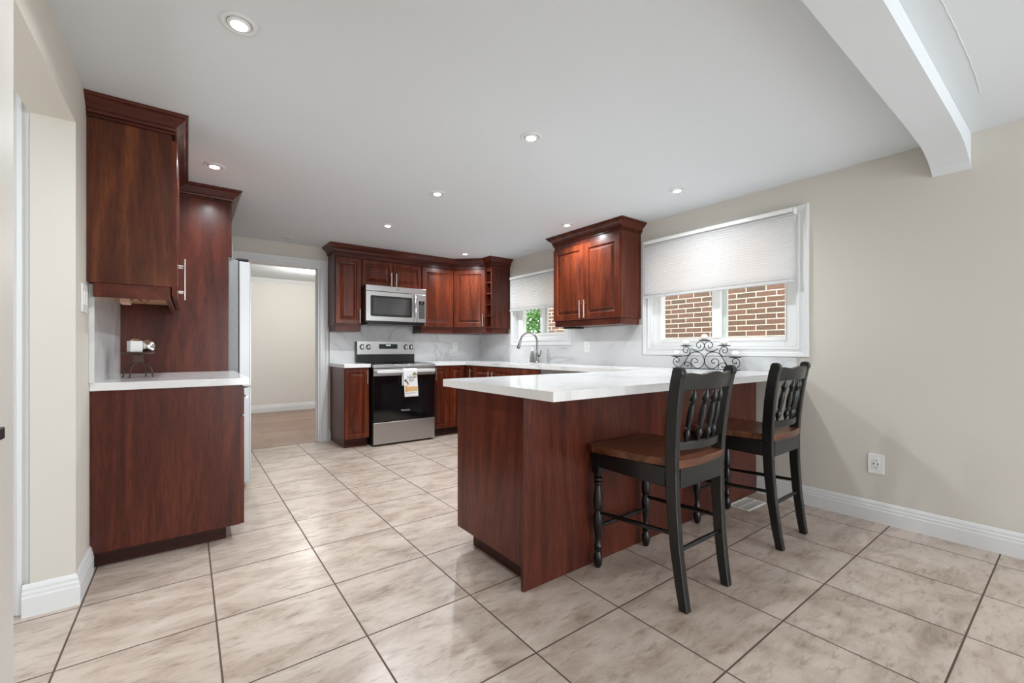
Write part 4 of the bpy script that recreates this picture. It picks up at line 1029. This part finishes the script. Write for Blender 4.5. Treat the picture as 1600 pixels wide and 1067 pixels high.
        MB().turned(L_(x, y0, 0.6895), L_(x+0.006, y1, 0.9195), [(r*1.15, h) for r, h in prof], 14).build('spindle', M['black'], t, local=True, smooth=True)
    # stretchers
    for a, b in (((1.650, 1.478, 0.275), (1.672, 1.052, 0.300)), ((2.038, 1.478, 0.275), (2.024, 1.052, 0.300)), ((1.660, 1.478, 0.205), (2.028, 1.478, 0.205)), ((1.676, 1.048, 0.235), (2.002, 1.048, 0.235))):
        MB().turned(L_(*a), L_(*b), [(0.007, 0), (0.009, 0.1), (0.0115, 0.5), (0.009, 0.9), (0.007, 1)], 12).build('stretcher', M['black'], t, local=True, smooth=True)
    return t
st = make_stool('black spindle-back counter stool with brown seat, nearer the camera')
dup(st, (1.845+0.920, 1.262, 0), 'black spindle-back counter stool with brown seat, nearest the right wall', 0.02)

# ------------------------------------------------------------------ recessed lights
def downlight(label, x, y, lit=True, power=30.0):
    t = thing('recessed_light', label, 'ceiling light', (x, y, CEIL), 'recessed ceiling lights')
    z = CEIL
    mb = MB()
    mb.lathe([(0.040, -0.0004), (0.061, -0.0004), (0.061, -0.004), (0.056, -0.007), (0.048, -0.006), (0.041, -0.002), (0.040, -0.0004)], (x, y, z), None, 36)
    mb.build('trim_ring', M['trim'], t, smooth=True)
    MB().lathe([(0.0, -0.001), (0.039, -0.001), (0.039, -0.004), (0.036, -0.008), (0.030, -0.009), (0.0, -0.009)], (x, y, z), None, 28).build('lamp_body', M['trim'] if lit else M['lampoff'], t, smooth=True)
    if lit:
        MB().lathe([(0.0, -0.0095), (0.0265, -0.0095), (0.0265, -0.0105), (0.0, -0.0112)], (x, y, z), None, 28).build('lens', M['lamp'], t, smooth=True)
        l = bpy.data.lights.new('lamp_glow', 'SPOT'); l.energy = power*(1.9 if y > 2.5 and x > 1 else 1.0); l.spot_size = math.radians(162); l.spot_blend = 0.7; l.shadow_soft_size = 0.03; l.color = (0.92, 0.965, 1.0)
        lo = bpy.data.objects.new('lamp_glow', l); COL.objects.link(lo); lo.parent = t; lo.location = (0, 0, -0.02)
    return t
for lab, x, y, lit in (
    ('lit recessed light nearest the camera, at upper left', 0.152, 1.882, True),
    ('lit recessed light beside the tall refrigerator cabinet', 0.140, 3.444, True),
    ('lit recessed light at middle of ceiling, before the peninsula', 1.558, 1.896, True),
    ('lit recessed light in the middle row, halfway towards the range', 1.541, 3.018, True),
    ('lit recessed light above the large window side of the peninsula', 2.963, 1.868, True),
    ('lit recessed light closest in front of the microwave', 1.556, 4.088, True),
    ('lit recessed light just left of the right wall cabinet', 2.935, 3.026, True),
    ('unlit recessed light near the doorway', 0.859, 5.184, False),
    ('lit recessed light in front of the diagonal corner cabinet', 2.80, 4.72, True),
    ('unlit recessed light above the sink and small window', 3.302, 4.067, False)):
    downlight(lab, x, y, lit)
t = thing('flush_light', 'round glowing flush ceiling light in the hall beyond the doorway', 'ceiling light', (1.53, 7.05, 2.305))
MB().lathe([(0.0, -0.0005), (0.15, -0.0005), (0.15, -0.022), (0.147, -0.026)], (1.53, 7.05, 2.305), None, 40).build('base', M['trim'], t, smooth=True)
MB().lathe([(0.0, -0.0265), (0.145, -0.0265), (0.143, -0.045), (0.12, -0.058), (0.0, -0.062)], (1.53, 7.05, 2.305), None, 40).build('diffuser', M['lamp'], t, smooth=True)
l = bpy.data.lights.new('hall_glow', 'POINT'); l.energy = 36; l.shadow_soft_size = 0.12; l.color = (1, 0.985, 0.96)
lo = bpy.data.objects.new('hall_glow', l); COL.objects.link(lo); lo.parent = t; lo.location = (0, 0, -0.15)

# ------------------------------------------------------------------ outside
struct(MB().box(XW+T+0.01, 60, -30, 60, -0.5, -0.4).build('ground_outside', M['concrete']))
tag(MB().box(6.1, 9.0, -6.0, 6.98, -0.4, 5.2).build('neighbouring_house', M['brick']), 'brown brick wall of the house next door, seen through windows', 'building')
t = thing('tree', 'green leafy tree outside the small window', 'tree', (10.4, 12.4, -0.4))
MB().cyl((10.4, 12.4, -0.4), (10.4, 12.4, 1.6), 0.12, 10, 0.08).build('trunk', M['bark'], t, smooth=True)
random.seed(11); mb = MB()
for i in range(1100):
    th_ = random.uniform(0, 2*PI); ph = random.uniform(-1, 1); r = 1.0*random.random()**0.4
    cx_, cy_, cz_ = 10.4+0.55*r*math.cos(th_)*math.sqrt(1-ph*ph), 12.4+0.55*r*math.sin(th_)*math.sqrt(1-ph*ph), 2.2+1.5*r*ph
    v = [Vector((random.uniform(-1, 1), random.uniform(-1, 1), random.uniform(-1, 1))).normalized()*random.uniform(0.05, 0.1) for _ in range(2)]
    c = Vector((cx_, cy_, cz_)); mb.bm.faces.new([mb.bm.verts.new(c+v[0]), mb.bm.verts.new(c+v[1]), mb.bm.verts.new(c-v[0]), mb.bm.verts.new(c-v[1])])
o = mb.build('foliage', M['leaf'], t); o['kind'] = 'stuff'
